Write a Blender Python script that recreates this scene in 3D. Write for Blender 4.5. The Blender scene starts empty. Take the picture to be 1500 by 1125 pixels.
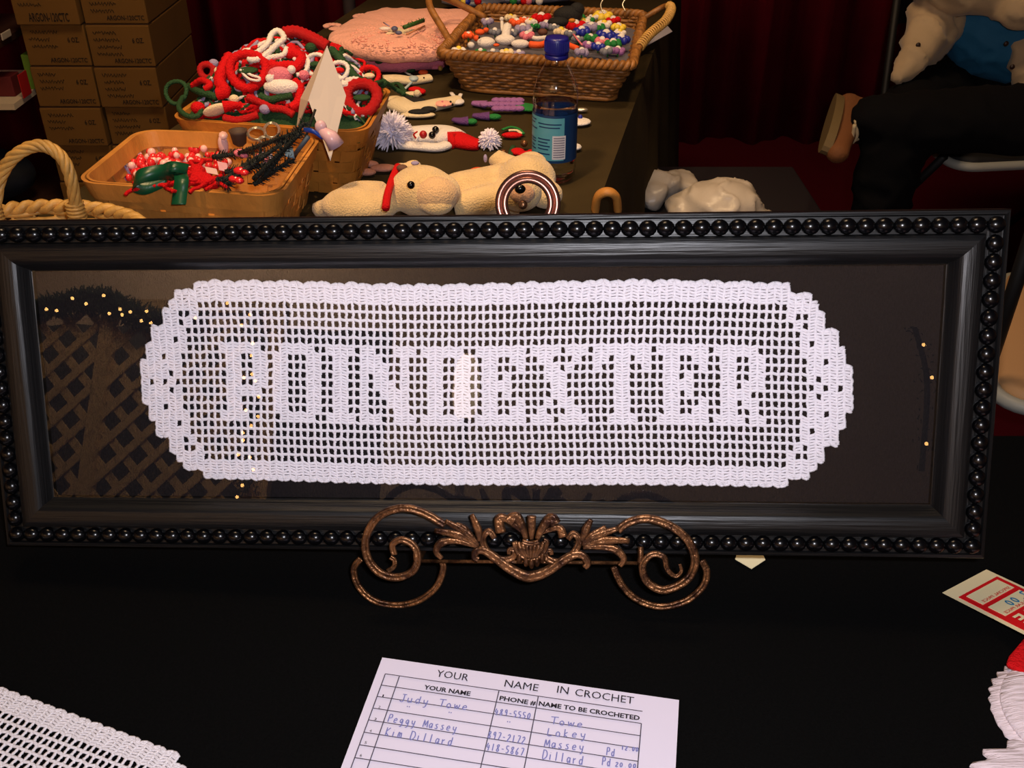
import bpy, math, random
from mathutils import Vector, Matrix, Quaternion
random.seed(11)
sc = bpy.context.scene
COL = sc.collection
PI = math.pi
V = Vector
# ------------------------------------------------------------------ camera
FPX, PITCH, CAMZ = 1458.0, math.radians(33), 1.31
cam = bpy.data.cameras.new('camera'); camo = bpy.data.objects.new('camera', cam); COL.objects.link(camo)
cam.sensor_width = 36.0; cam.lens = 36.0*FPX/1500.0; cam.clip_start = .02
camo.location = (0, 0, CAMZ); camo.rotation_euler = (PI/2-PITCH, 0, 0)
sc.camera = camo
# ------------------------------------------------------------------ light
sc.view_settings.view_transform = 'Standard'; sc.view_settings.look = 'None'
sc.view_settings.exposure = 0.0; sc.view_settings.gamma = 1.0; sc.view_settings.use_curve_mapping = False
wd = bpy.data.worlds.new('hall_air'); sc.world = wd; wd.use_nodes = True
wd.node_tree.nodes['Background'].inputs[0].default_value = (1.0, .74, .5, 1)
wd.node_tree.nodes['Background'].inputs[1].default_value = .012

def lamp(name, kind, loc, target, power, color, **kw):
    l = bpy.data.lights.new(name, kind); l.energy = power; l.color = color
    for k, v in kw.items(): setattr(l, k, v)
    o = bpy.data.objects.new(name, l); COL.objects.link(o); o.location = loc
    d = V(target)-V(loc); o.rotation_euler = d.to_track_quat('-Z', 'Y').to_euler()
    return o
lamp('camera_flash', 'AREA', (.045, -.01, 1.36), (.03, 1.0, .82), 6.6, (.93, .92, 1.0), shape='RECTANGLE', size=.035, size_y=.02)
lamp('booth_spotlight', 'SPOT', (-.45, .62, 2.5), (-.22, 1.66, .74), 100, (1, .64, .30), spot_size=math.radians(43), spot_blend=.8, shadow_soft_size=.07)
lamp('booth_spotlight', 'SPOT', (.5, 1.5, 2.7), (.12, 1.8, .74), 46, (1, .68, .36), spot_size=math.radians(50), spot_blend=.9, shadow_soft_size=.07)
lamp('drape_fill', 'AREA', (-.3, 1.5, 3.4), (-.1, 3.3, .4), 34, (1, .68, .40), size=.8)  # unseen fill, added to brighten the back drape and cartons
lamp('rear_wall_fill', 'AREA', (-2.6, -3.6, 3.4), (-2.6, -4.6, 2.2), 84, (1, .76, .55), size=.9)  # unseen fill, added to brighten the rear wall mirrored at left
lamp('rear_wall_fill', 'AREA', (1.6, -3.4, 3.4), (1.4, -4.6, 2.2), 8, (1, .85, .75), size=.9)  # weaker added fill for the rear wall mirrored at right, also unseen
lamp('lattice_fill', 'AREA', (-1.6, -1.6, 3.1), (-2.2, -3.2, 1.4), 112, (1, .72, .42), size=.7)  # added fill behind the camera, brightens the mirrored lattice

def lin(c):
    return tuple((x/255/12.92 if x/255 <= .04045 else ((x/255+.055)/1.055)**2.4) for x in c)
def ray(x, y):
    c, s = math.cos(PITCH), math.sin(PITCH)
    u = -(y-562.5)/FPX
    return V(((x-750)/FPX, c+u*s, -s+u*c))
C0 = V((0, 0, CAMZ))
def pz(x, y, z=.74):
    d = ray(x, y); return C0+d*((z-CAMZ)/d.z)
def py(x, y, Y):
    d = ray(x, y); return C0+d*(Y/d.y)

# ------------------------------------------------------------------ materials
MATS = {}
def mat(name, rgb, rough=.6, metal=0, bump=0, bscale=200, var=0, vscale=20, spec=.5, stretch=None, emit=None, sheen=0, coat=0, srgb=True, sss=0, rgb2=None):
    if name in MATS: return MATS[name]
    m = bpy.data.materials.new(name); m.use_nodes = True; nt = m.node_tree; b = nt.nodes['Principled BSDF']
    c = lin(rgb) if srgb else rgb
    b.inputs['Base Color'].default_value = (*c, 1); b.inputs['Roughness'].default_value = rough
    b.inputs['Metallic'].default_value = metal; b.inputs['Specular IOR Level'].default_value = spec
    b.inputs['Sheen Weight'].default_value = sheen; b.inputs['Coat Weight'].default_value = coat
    if emit:
        b.inputs['Emission Color'].default_value = (*emit[0], 1); b.inputs['Emission Strength'].default_value = emit[1]
    if bump or var:
        tc = nt.nodes.new('ShaderNodeTexCoord'); mp = nt.nodes.new('ShaderNodeMapping'); nt.links.new(tc.outputs['Object'], mp.inputs[0])
        if stretch: mp.inputs['Scale'].default_value = stretch
    if var:
        n = nt.nodes.new('ShaderNodeTexNoise'); n.inputs['Scale'].default_value = vscale; n.inputs['Detail'].default_value = 4
        nt.links.new(mp.outputs[0], n.inputs['Vector'])
        r = nt.nodes.new('ShaderNodeValToRGB'); r.color_ramp.elements[0].position = .35; r.color_ramp.elements[1].position = .65
        c2 = lin(rgb2) if rgb2 else tuple(x*(1-var) for x in c)
        r.color_ramp.elements[0].color = (*c2, 1); r.color_ramp.elements[1].color = (*c, 1)
        nt.links.new(n.outputs[0], r.inputs[0]); nt.links.new(r.outputs[0], b.inputs['Base Color'])
    if bump:
        n2 = nt.nodes.new('ShaderNodeTexNoise'); n2.inputs['Scale'].default_value = bscale; n2.inputs['Detail'].default_value = 3
        nt.links.new(mp.outputs[0], n2.inputs['Vector'])
        bp = nt.nodes.new('ShaderNodeBump'); bp.inputs['Strength'].default_value = bump; bp.inputs['Distance'].default_value = .003
        nt.links.new(n2.outputs[0], bp.inputs['Height']); nt.links.new(bp.outputs[0], b.inputs['Normal'])
    MATS[name] = m; return m
def glassy(name, tint, ior, rough=.02):
    m = bpy.data.materials.new(name); m.use_nodes = True; nt = m.node_tree; nt.nodes.clear(); lw = ior < 1.5
    o = nt.nodes.new('ShaderNodeOutputMaterial'); mx = nt.nodes.new('ShaderNodeMixShader')
    t = nt.nodes.new('ShaderNodeBsdfTransparent'); g = nt.nodes.new('ShaderNodeBsdfGlossy'); f = nt.nodes.new('ShaderNodeFresnel')
    t.inputs[0].default_value = (*tint, 1); g.inputs['Roughness'].default_value = rough; f.inputs[0].default_value = ior
    if lw:
        l_ = nt.nodes.new('ShaderNodeLayerWeight'); l_.inputs[0].default_value = .5; p_ = nt.nodes.new('ShaderNodeMath'); p_.operation = 'POWER'; p_.inputs[1].default_value = 2.4
        a_ = nt.nodes.new('ShaderNodeMath'); a_.operation = 'MULTIPLY_ADD'; a_.inputs[1].default_value = .6; a_.inputs[2].default_value = .09
        nt.links.new(l_.outputs['Facing'], p_.inputs[0]); nt.links.new(p_.outputs[0], a_.inputs[0]); nt.links.new(a_.outputs[0], mx.inputs[0])
    else: nt.links.new(f.outputs[0], mx.inputs[0])
    nt.links.new(t.outputs[0], mx.inputs[1]); nt.links.new(g.outputs[0], mx.inputs[2])
    nt.links.new(mx.outputs[0], o.inputs[0]); MATS[name] = m; return m
M_BLACKWOOD = mat('black_stained_wood', (13, 13, 14), .40, bump=.22, bscale=420, stretch=(.03, 1, 1), spec=.42, var=.3, vscale=60)
M_BEAD = mat('gloss_black_paint', (6, 6, 8), .24, spec=.42)
M_GLASS = glassy('picture_glass', (.97, .97, .97), 1.62, .004)
M_COTTON = mat('white_cotton', (238, 232, 238), .8, bump=.4, bscale=1500, sheen=.2)
M_BRONZE = mat('antique_bronze', (138, 96, 62), .36, .8, bump=.4, bscale=260, var=.6, vscale=110, rgb2=(58, 36, 26))
M_FRONTCLOTH = mat('black_tablecloth', (9, 9, 9), .95, bump=.3, bscale=900, var=.35, vscale=500, spec=.06)
M_BACKCLOTH = mat('warm_lit_black_tablecloth', (62, 50, 28), .95, bump=.3, bscale=700, var=.3, vscale=8, spec=.15)  # near-black cloth, the warm light on it put into the base colour
M_MAROON = mat('maroon_drape', (104, 6, 26), .9, bump=.2, bscale=300, var=.25, vscale=5, spec=.1)
M_SPLINT = mat('tan_wood_splint', (206, 140, 66), .5, bump=.3, bscale=120, stretch=(1, 1, .5), var=.28, vscale=25, spec=.35)
M_SPLINT2 = mat('amber_wood_splint', (190, 122, 48), .5, bump=.3, bscale=120, var=.3, vscale=20, spec=.35)
M_WICKER = mat('brown_wicker', (158, 104, 48), .5, bump=.3, bscale=200, var=.5, vscale=60)
M_WILLOW = mat('pale_willow', (214, 166, 88), .5, bump=.3, bscale=200, var=.3, vscale=50)
M_CARD = mat('brown_cardboard', (126, 88, 30), .85, bump=.1, bscale=80, var=.12, vscale=6)
M_CARDDK = mat('cardboard_edge', (70, 42, 18), .9)
M_INKD = mat('faded_black_ink', (40, 26, 14), .9)
M_INK = mat('black_ink', (25, 22, 35), .8)
M_PEN = mat('blue_pen_ink', (120, 122, 178), .8)
M_PEN2 = mat('teal_marker', (20, 110, 150), .8)
M_PAPER = mat('white_paper', (220, 212, 228), .75)
M_CREAMPAPER = mat('cream_card', (204, 192, 184), .7)
M_RED = mat('red_yarn', (206, 4, 14), .8, bump=.9, bscale=500, spec=.25)
M_REDG = mat('red_tinsel_yarn', (200, 3, 14), .5, bump=1, bscale=900, spec=.4)
M_GREEN = mat('dark_green_yarn', (20, 66, 26), .7, bump=.9, bscale=500)
M_GREENL = mat('bright_green_yarn', (18, 120, 50), .7, bump=.8, bscale=500)
M_WHITE = mat('white_yarn', (236, 226, 222), .8, bump=.8, bscale=500, sheen=.3)
M_CREAM = mat('cream_yarn', (232, 210, 172), .8, bump=.8, bscale=500, sheen=.3)
M_PINK = mat('pink_yarn', (236, 170, 152), .8, bump=1, bscale=190, sheen=.2)
M_PINKR = mat('rose_yarn', (224, 120, 140), .8, bump=.9, bscale=450)
M_PURPLE = mat('purple_yarn', (150, 96, 160), .8, bump=.9, bscale=450)
M_LAV = mat('lavender_yarn', (152, 140, 176), .8, bump=.6, bscale=450)
M_ORANGE = mat('orange_felt', (232, 86, 30), .7, bump=.4, bscale=400)
M_YELLOW = mat('yellow_beads', (232, 200, 60), .5)
M_BLUE = mat('blue_beads', (34, 44, 150), .35)
M_BLACK = mat('black_yarn', (10, 9, 12), .8, bump=.6, bscale=450)
M_PLUSH = mat('cream_plush', (228, 194, 138), .85, bump=.8, bscale=420, sheen=.5, var=.12, vscale=40)
M_PLUSHDK = mat('tan_plush', (206, 152, 110), .85, bump=.8, bscale=420, sheen=.4)
M_SHINY = mat('shiny_black_button', (10, 8, 8), .2)
M_PINE = mat('dark_pine', (18, 26, 24), .6, bump=.8, bscale=600)
M_PLASTIC = mat('white_plastic_film', (196, 184, 172), .35, bump=.5, bscale=30)
M_RIBBON = mat('dark_green_satin', (14, 74, 48), .35)
M_SILVER = mat('silver_wire', (214, 206, 190), .3, .8)
M_REDBEAD = mat('red_glass_beads', (222, 40, 46), .15, coat=.5)
M_CLEARBEAD = mat('pale_pink_beads', (240, 190, 186), .15, coat=.5)
M_FLOOR = mat('maroon_carpet', (70, 8, 20), .95, bump=.3, bscale=200, spec=.05)

# ------------------------------------------------------------------ mesh builder
def wm(o):
    m = o.matrix_basis.copy()
    return wm(o.parent) @ m if o.parent else m
class MB:
    def __init__(s): s.v = []; s.f = []
    def add(s, vs, fs, M=None):
        b = len(s.v)
        s.v += [tuple(M @ V(p)) for p in vs] if M else [tuple(p) for p in vs]
        s.f += [tuple(i+b for i in f) for f in fs]; return s
    def box(s, c, d, M=None):
        x, y, z = [k/2 for k in d]; c = V(c)
        vs = [c+V(p) for p in ((-x,-y,-z),(x,-y,-z),(x,y,-z),(-x,y,-z),(-x,-y,z),(x,-y,z),(x,y,z),(-x,y,z))]
        return s.add(vs, [(0,3,2,1),(4,5,6,7),(0,1,5,4),(1,2,6,5),(2,3,7,6),(3,0,4,7)], M)
    def tube(s, pts, r, n=6, closed=False, up=None, flat=1.0, groove=0, M=None):
        pts = [V(p) for p in pts]; N = len(pts)
        if N < 2: return s
        R = r if isinstance(r, (list, tuple)) else [r]*N
        vs = []; prev = None
        for i, p in enumerate(pts):
            a = pts[(i-1) % N] if (closed or i > 0) else pts[i]
            b = pts[(i+1) % N] if (closed or i < N-1) else pts[i]
            t = (b-a)
            t = t.normalized() if t.length > 1e-9 else V((1, 0, 0))
            if up is not None: nn = V(up); nn = nn-t*nn.dot(t)
            elif prev is None:
                nn = V((0, 0, 1)) if abs(t.z) < .9 else V((1, 0, 0)); nn = nn-t*nn.dot(t)
            else: nn = prev-t*prev.dot(t)
            if nn.length < 1e-6: nn = t.orthogonal()
            nn.normalize(); prev = nn; bb = t.cross(nn)
            for k in range(n):
                an = 2*PI*k/n; rr = R[i]
                if groove: rr *= 1-groove*max(0, math.cos(an))**8
                vs.append(p+nn*math.cos(an)*rr*flat+bb*math.sin(an)*rr)
        fs = []
        for i in range(N if closed else N-1):
            j = (i+1) % N
            for k in range(n):
                l = (k+1) % n; fs.append((i*n+k, i*n+l, j*n+l, j*n+k))
        if not closed: fs += [tuple(range(n-1, -1, -1)), tuple((N-1)*n+k for k in range(n))]
        return s.add(vs, fs, M)
    def ell(s, c, r, seg=14, rg=9, M=None):
        if not isinstance(r, (tuple, list)): r = (r, r, r)
        vs = [(0, 0, 1)]
        for i in range(1, rg):
            a = PI*i/rg
            for k in range(seg): vs.append((math.sin(a)*math.cos(2*PI*k/seg), math.sin(a)*math.sin(2*PI*k/seg), math.cos(a)))
        vs.append((0, 0, -1)); fs = []
        for k in range(seg): fs.append((0, 1+k, 1+(k+1) % seg))
        for i in range(rg-2):
            for k in range(seg):
                a = 1+i*seg+k; b = 1+i*seg+(k+1) % seg; fs.append((a, a+seg, b+seg, b))
        L = len(vs)-1
        for k in range(seg): fs.append((1+(rg-2)*seg+k, L, 1+(rg-2)*seg+(k+1) % seg))
        c = V(c); R3 = M if M else Matrix.Identity(3)
        return s.add([c+R3 @ V((p[0]*r[0], p[1]*r[1], p[2]*r[2])) for p in vs], fs)
    def lathe(s, prof, c=(0, 0, 0), n=24, cap=True, a0=0, a1=2*PI):
        full = abs(a1-a0-2*PI) < 1e-6; m = n if full else n+1; vs = []
        for (r, z) in prof:
            for k in range(m):
                a = a0+(a1-a0)*k/n; vs.append((c[0]+r*math.cos(a), c[1]+r*math.sin(a), c[2]+z))
        fs = []
        for i in range(len(prof)-1):
            for k in range(n):
                l = (k+1) % m; fs.append((i*m+k, i*m+l, (i+1)*m+l, (i+1)*m+k))
        if cap and full: fs += [tuple(range(m-1, -1, -1)), tuple((len(prof)-1)*m+k for k in range(m))]
        return s.add(vs, fs)
    def prism(s, poly, t):
        """poly: 3D world points (planar, CCW from outside); thickness t along minus normal"""
        poly = [V(p) for p in poly]; n = V((0, 0, 0))
        for i in range(len(poly)): n += poly[i].cross(poly[(i+1) % len(poly)])
        n.normalize(); L = len(poly)
        vs = poly+[p-n*t for p in poly]
        fs = [tuple(range(L)), tuple(range(2*L-1, L-1, -1))]+[(i, i+L, (i+1) % L+L, (i+1) % L) for i in range(L)]
        return s.add(vs, fs)
    def build(s, name, m, parent=None, smooth=True, local=False, origin=None, bevel=0):
        me = bpy.data.meshes.new(name)
        vs = s.v
        o = bpy.data.objects.new(name, me); COL.objects.link(o)
        if parent:
            o.parent = parent
            if not local:
                inv = wm(parent).inverted(); vs = [inv @ V(p) for p in vs]
        elif not local:
            if origin is None:
                xs = [p[0] for p in vs]; ys = [p[1] for p in vs]; zs = [p[2] for p in vs]
                origin = V(((min(xs)+max(xs))/2, (min(ys)+max(ys))/2, min(zs)))
            origin = V(origin); vs = [V(p)-origin for p in vs]; o.location = origin
        me.from_pydata([tuple(p) for p in vs], [], s.f); me.update()
        me.materials.append(m)
        if smooth: me.polygons.foreach_set('use_smooth', [True]*len(me.polygons))
        if bevel:
            b = o.modifiers.new('b', 'BEVEL'); b.width = bevel; b.segments = 2; b.limit_method = 'ANGLE'
        return o
def tag(o, label, cat, group=None, kind=None):
    if label: o['label'] = label
    if cat: o['category'] = cat
    if group: o['group'] = group
    if kind: o['kind'] = kind
    return o
def thing(name, label, cat, loc=(0, 0, 0), group=None, M=None):
    o = bpy.data.objects.new(name, None); COL.objects.link(o); o.empty_display_size = .02
    if M is not None: o.matrix_basis = M
    else: o.location = loc
    return tag(o, label, cat, group)
def struct(o): o['kind'] = 'structure'; return o
def remesh(o, vox, smooth_it=3):
    r = o.modifiers.new('r', 'REMESH'); r.mode = 'VOXEL'; r.voxel_size = vox; r.use_smooth_shade = True
    sm = o.modifiers.new('s', 'SMOOTH'); sm.iterations = smooth_it; sm.factor = .6
    dg = bpy.context.evaluated_depsgraph_get(); me = bpy.data.meshes.new_from_object(o.evaluated_get(dg))
    m0 = o.data.materials[0]; o.modifiers.clear(); o.data = me
    if not me.materials: me.materials.append(m0)
    me.polygons.foreach_set('use_smooth', [True]*len(me.polygons)); return o
from mathutils import noise as NZ
def wrinkle(o, amp, freq, seedv=0):
    me = o.data
    for v in me.vertices:
        n = NZ.noise_vector(V((v.co.x*freq+seedv, v.co.y*freq, v.co.z*freq*1.6)))
        r = 1-abs(NZ.noise(V((v.co.x*freq*1.3+9, v.co.y*freq*1.3, v.co.z*freq*2.2+seedv))))*2
        v.co += n*amp*.6+v.normal*amp*(r**3 if r > 0 else 0)
    me.update()
def smooth_path(pts, n=8, closed=False):
    P = [V(p) for p in pts]; N = len(P); out = []
    for i in range(N if closed else N-1):
        if closed: a, b, c, d = P[(i-1) % N], P[i], P[(i+1) % N], P[(i+2) % N]
        else: a, b, c, d = P[max(i-1, 0)], P[i], P[i+1], P[min(i+2, N-1)]
        for k in range(n):
            t = k/n; out.append(.5*((2*b)+(-a+c)*t+(2*a-5*b+4*c-d)*t*t+(-a+3*b-3*c+d)*t**3))
    if not closed: out.append(P[-1])
    return out
def text(s, org, udir, up, width, parent, m, name='printed_text', bold=0, lift=.0003, height=None, shear=0, right=False):
    cu = bpy.data.curves.new('t', 'FONT'); cu.body = s; cu.size = 1; cu.offset = bold; cu.shear = shear; cu.resolution_u = 2
    o = bpy.data.objects.new('t', cu); COL.objects.link(o)
    dg = bpy.context.evaluated_depsgraph_get(); dg.update(); me = bpy.data.meshes.new_from_object(o.evaluated_get(dg))
    bpy.data.objects.remove(o)
    if not len(me.vertices): return None
    xs = [v.co.x for v in me.vertices]; ys = [v.co.y for v in me.vertices]; x0, x1 = min(xs), max(xs); y0, y1 = 0, max(ys)
    sx = width/(x1-x0); sy = height/(y1-y0) if height else sx
    u = V(udir).normalized(); w = V(up).normalized(); n = u.cross(w).normalized(); inv = wm(parent).inverted() if parent else Matrix.Identity(4)
    off = width if right else 0
    for v in me.vertices:
        p = V(org)+u*((v.co.x-x0)*sx-off)+w*(v.co.y*sy)+n*lift
        v.co = inv @ p
    me.materials.clear(); me.materials.append(m); me.name = name
    ob = bpy.data.objects.new(name, me); COL.objects.link(ob); ob.parent = parent; return ob

# ------------------------------------------------------------------ setting
TZ = .74
struct(MB().box((0, 0, -.02), (9, 10, .04)).build('floor', M_FLOOR, smooth=False))
struct(MB().box((0, 0, 3.7), (9, 10, .04)).build('ceiling', mat('hall_ceiling', (70, 60, 50), .9), smooth=False))
# back drape with pleats
def drape(x0, x1, y, z0, z1, amp, period, m, name):
    b = MB(); n = int((x1-x0)/.02); vs = []; fs = []
    for i in range(n+1):
        x = x0+(x1-x0)*i/n
        for j, z in enumerate((z0, (z0+z1)*.35, z1)):
            a = amp*(1-.25*j)
            vs.append((x, y+a*math.sin(2*PI*x/period+.9*math.sin(x*5.1))+a*.5*math.sin(2*PI*x/period*2.3+j), z))
    for i in range(n):
        for j in range(2): fs.append((i*3+j, (i+1)*3+j, (i+1)*3+j+1, i*3+j+1))
    b.add(vs, fs); o = b.build(name, m); sm = o.modifiers.new('s', 'SOLIDIFY'); sm.thickness = .004; return o
struct(drape(-4.4, 4.4, 3.75, .0, 3.4, .04, .24, M_MAROON, 'wall_back'))
struct(MB().box((-4.5, 0, 1.85), (.05, 10, 3.7)).build('wall_left', mat('hall_wall', (190, 165, 140), .9), smooth=False))
struct(MB().box((4.5, 0, 1.85), (.05, 10, 3.7)).build('wall_right', MATS['hall_wall'], smooth=False))
struct(MB().box((0, -4.6, 1.85), (9, .05, 3.7)).build('wall_front', MATS['hall_wall'], smooth=False))
# front table: top, cloth hanging
def cloth_table(name, label, quad, m, over=.02, drop=.70, amp=.018):
    t = thing(name, label, 'table', (sum(p[0] for p in quad)/4, sum(p[1] for p in quad)/4, 0))
    # cloth: top grid + hanging skirt
    q = [V((p[0], p[1], TZ)) for p in quad]; n = 24
    b = MB(); vs = []; fs = []
    for i in range(n+1):
        for j in range(n+1):
            u, v = i/n, j/n
            p = (q[0]*(1-u)+q[1]*u)*(1-v)+(q[3]*(1-u)+q[2]*u)*v
            vs.append(p)
    for i in range(n):
        for j in range(n): fs.append((i*(n+1)+j, (i+1)*(n+1)+j, (i+1)*(n+1)+j+1, i*(n+1)+j+1))
    b.add(vs, fs)
    b.add([V((p.x, p.y, TZ-.001)) for p in q], [(0, 1, 2, 3)])
    cen = sum(q, V((0, 0, 0)))/4; per = []
    for a in range(4):
        p, r = q[a], q[(a+1) % 4]; L = (r-p).length; k = max(2, int(L/.025))
        nn = V(((r-p).y, -(r-p).x, 0)).normalized()
        for i in range(k): per.append((p+(r-p)*(i/k), nn, L*i/k+a*1.7))
    vs = []; fs = []; N = len(per); rows = 9
    for (p, nn, s) in per:
        for j in range(rows):
            t_ = j/(rows-1); w = amp*t_*(math.sin(s*17+1.3*math.sin(s*4))+.5*math.sin(s*41+2))+.035*t_+(.004 if j else 0)
            vs.append(p+nn*w-V((0, 0, drop*t_)))
    for i in range(N):
        j = (i+1) % N
        for k in range(rows-1): fs.append((i*rows+k, i*rows+k+1, j*rows+k+1, j*rows+k))
    b.add(vs, fs); b.build('tablecloth', m, t)
    bb = MB().prism([V((p.x, p.y, TZ-.004))+(cen-p)*.01 for p in q], .028); bb.build('tabletop', mat('table_board', (120, 100, 80), .6), t, smooth=False)
    for p in q:
        c = p+(cen-p)*.12; MB().tube([(c.x, c.y, 0), (c.x, c.y, TZ-.03)], .014, 8).build('leg', mat('grey_steel', (90, 90, 92), .4, .8), t)
    return t
cloth_table('display_table', 'table under plain black cloth carrying the framed crochet and sign-up sheet', [(-1.35, .22, 0), (.95, .22, 0), (.95, .785, 0), (-1.35, .785, 0)], M_FRONTCLOTH)
e0, e1 = pz(876, 300), pz(985, 0); d = (e1-e0).normalized()
pr0 = e0+d*((.90-e0.y)/d.y); pr1 = e0+d*((3.05-e0.y)/d.y); wv = V((-.79, 0, 0))
cloth_table('craft_table', 'long table under black cloth browned by warm light, holding baskets of crochet crafts', [pr0+wv, pr0, pr1, pr1+wv], M_BACKCLOTH)

# ------------------------------------------------------------------ picture frame
FX = V((.99729095, -.06221987, .03923578)); FY = V((-.01250559, .38221943, .92398697)); FZ = V((-.07248703, -.92197451, .38040588))
FC = V((-.0279, .62391408, .90029448)); FW, FH = .76, .2575
MF = Matrix(((FX.x, FY.x, FZ.x, FC.x), (FX.y, FY.y, FZ.y, FC.y), (FX.z, FY.z, FZ.z, FC.z), (0, 0, 0, 1)))
def fl(x, y, z=0): return MF @ V((x, y, z))
def pf(x, y, d=0):
    r = ray(x, y); o = FC+FZ*d; s = (o-C0).dot(FZ)/r.dot(FZ); return C0+r*s
def pfl(x, y, d=0):
    return MF.inverted() @ pf(x, y, d)
fr = thing('picture_frame', 'wide black wooden frame with beaded edge standing on bronze easel', 'picture frame', M=MF @ Matrix.Translation((0, -FH/2, 0)))
prof = [(.001, -.022), (0, -.020), (0, -.002), (.001, 0), (.0035, .0005), (.0045, -.0015), (.0168, -.0015), (.0172, .001), (.0178, .0034), (.0190, .0042), (.0240, .0043), (.0295, .0038), (.0320, .0028), (.0338, .0006), (.0355, -.0030), (.0372, -.0066), (.0380, -.0082), (.0392, -.0088), (.0392, -.013), (.03, -.022)]
for k in range(4):
    L, D = (FW/2, FH/2) if k % 2 == 0 else (FH/2, FW/2)
    b = MB(); vs = []; P = len(prof)
    for sg in (-1, 1):
        for s_, z in prof: vs.append((sg*(L-s_), -(D-s_), z))
    fs = [(i, P+i, P+(i+1) % P, (i+1) % P) for i in range(P)]
    b.add(vs, fs); o = b.build('frame_rail', M_BLACKWOOD, fr, smooth=True, local=True)
    o.matrix_basis = Matrix.Translation((0, FH/2, 0)) @ Matrix.Rotation(k*PI/2, 4, 'Z')
    es = o.modifiers.new('e', 'EDGE_SPLIT'); es.split_angle = math.radians(38)
bm = MB().ell((0, 0, 0), (.0066, .0060, .0056), 14, 9)
b0 = bm.build('bead', M_BEAD, fr, local=True)
def bead(x, y, rot, first=[True]):
    if first[0]: o = b0; first[0] = False
    else: o = b0.copy(); COL.objects.link(o); o.parent = fr
    o.matrix_basis = Matrix.Translation((x, y+FH/2, .0012)) @ Matrix.Rotation(rot, 4, 'Z')
S = .0108; nx = 58; ny = 18
for i in range(nx+1):
    x = -FW/2+S+(FW-2*S)*i/nx
    bead(x, FH/2-S, 0); bead(x, -FH/2+S, 0)
for i in range(1, ny):
    y = -FH/2+S+(FH-2*S)*i/ny
    bead(-FW/2+S, y, PI/2); bead(FW/2-S, y, PI/2)
gi = .0385
MB().add([fl(-FW/2+gi, -FH/2+gi, -.0085), fl(FW/2-gi, -FH/2+gi, -.0085), fl(FW/2-gi, FH/2-gi, -.0085), fl(-FW/2+gi, FH/2-gi, -.0085)], [(0, 1, 2, 3)]).build('glass_pane', M_GLASS, fr, smooth=False)
M_BACK = mat('black_backing_cloth', (33, 29, 31), .95, bump=.5, bscale=1400, spec=.1, var=.3, vscale=900, stretch=(1, .35, 1))
MB().box((0, FH/2, -.0175), (FW-.062, FH-.062, .004)).build('backing_board', M_BACK, fr, smooth=False, local=True)

# ------------------------------------------------------------------ crochet
def crochet(ext, opened, P, thick, cls, seedv=3, rad=1.0):
    """ext: {col:(r0,r1)}; opened: set of (c,r); P(u,v,w)->world; cls(c,r)->part key"""
    rnd = random.Random(seedv); parts = {}
    def B(k): return parts.setdefault(k, MB())
    J = {}
    def jit(k, v):
        q = (k, round(v*3)); 
        if q not in J: J[q] = (rnd.uniform(-.09, .09), rnd.uniform(-.07, .07))
        return J[q]
    up = (P(0, 0, 1)-P(0, 0, 0)).normalized()
    ks = sorted(set(list(ext)+[c+1 for c in ext]))
    for k in ks:
        e = [ext[c] for c in (k-1, k) if c in ext]; r0 = min(a for a, _ in e); r1 = max(b_ for _, b_ in e)+1
        edge = len(e) == 1
        pts = []; rr = []; n = (r1-r0)*3
        for i in range(n*2+1):
            v = r0+i/6; j = jit(k, v)
            sc_ = .12*math.sin(v*PI*2/1.0+k) if edge else 0
            pts.append(P(k+j[0]*.8+sc_*.5, v, .0002+.0002*(i % 2))); rr.append(thick*rad*(.86 if i % 2 else 1.12))
        key = 'rows' if not edge else 'border'
        B(key).tube(pts, rr, 5, up=up, flat=.8)
    for c in sorted(ext):
        r0, r1 = ext[c]; tilt = .13 if c % 2 else -.1
        for r in range(r0, r1+2):
            isop_above = (c, r-1) in opened; isop = (c, r) in opened
            vs_ = [0]
            if r <= r1 and not isop: vs_ = [0, 1/3, 2/3]
            for t in vs_:
                v = r+t; end = (r == r0 and t == 0) or r == r1+1
                if r == r1+1 and t > 0: continue
                a = jit(c, v); b_ = jit(c+1, v); ti = tilt*(.6 if t else 1)+rnd.uniform(-.05, .05)
                bow = 0
                if end: bow = (-.14 if r == r0 else .14)
                R = thick*rad*(1.02 if t == 0 else .93)
                if t == 0 and (isop or isop_above): R *= 1.12
                sg_ = (.09 if c % 2 else -.07)*(1 if r % 2 else .4) if (isop and t == 0) else 0
                pts = [P(c, v-ti+a[1], 0), P(c+.28, v-ti*.5+bow*.8+sg_, .0003), P(c+.72, v+ti*.5+bow-sg_, .0003), P(c+1, v+ti+b_[1], 0)]
                if end: B('border').tube([P(c, v-ti+a[1]+(.16 if r == r0 else -.16), 0), P(c+.5, v+(.1 if r == r0 else -.1), .0002), P(c+1, v+ti+b_[1]+(.16 if r == r0 else -.16), 0)], thick*rad*.95, 5, up=up, flat=.85)
                key = cls(c, r if r <= r1 else r1) if not end else 'border'
                if t == 0 and key.startswith('letter') and (isop or isop_above): key = 'mesh'
                B(key).tube(pts, [R*1.1, R*.92, R*.92, R*1.1], 5, up=up, flat=.85)
    return parts
OP = {}
def rs(*a):
    out = []
    for x in a:
        out += list(range(x[0], x[1]+1)) if isinstance(x, tuple) else [x]
    return out
ext = {c: (0, 22) for c in range(-2, 83)}
def mirror(c): return 80-c
for c, e in {83: (1, 21), 84: (1, 21), 85: (1, 21), 86: (2, 20), 87: (3, 19), 88: (5, 17), 89: (5, 17), 90: (7, 15), 91: (9, 13)}.items():
    ext[c] = e; ext[mirror(c)] = e
opened = set()
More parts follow.
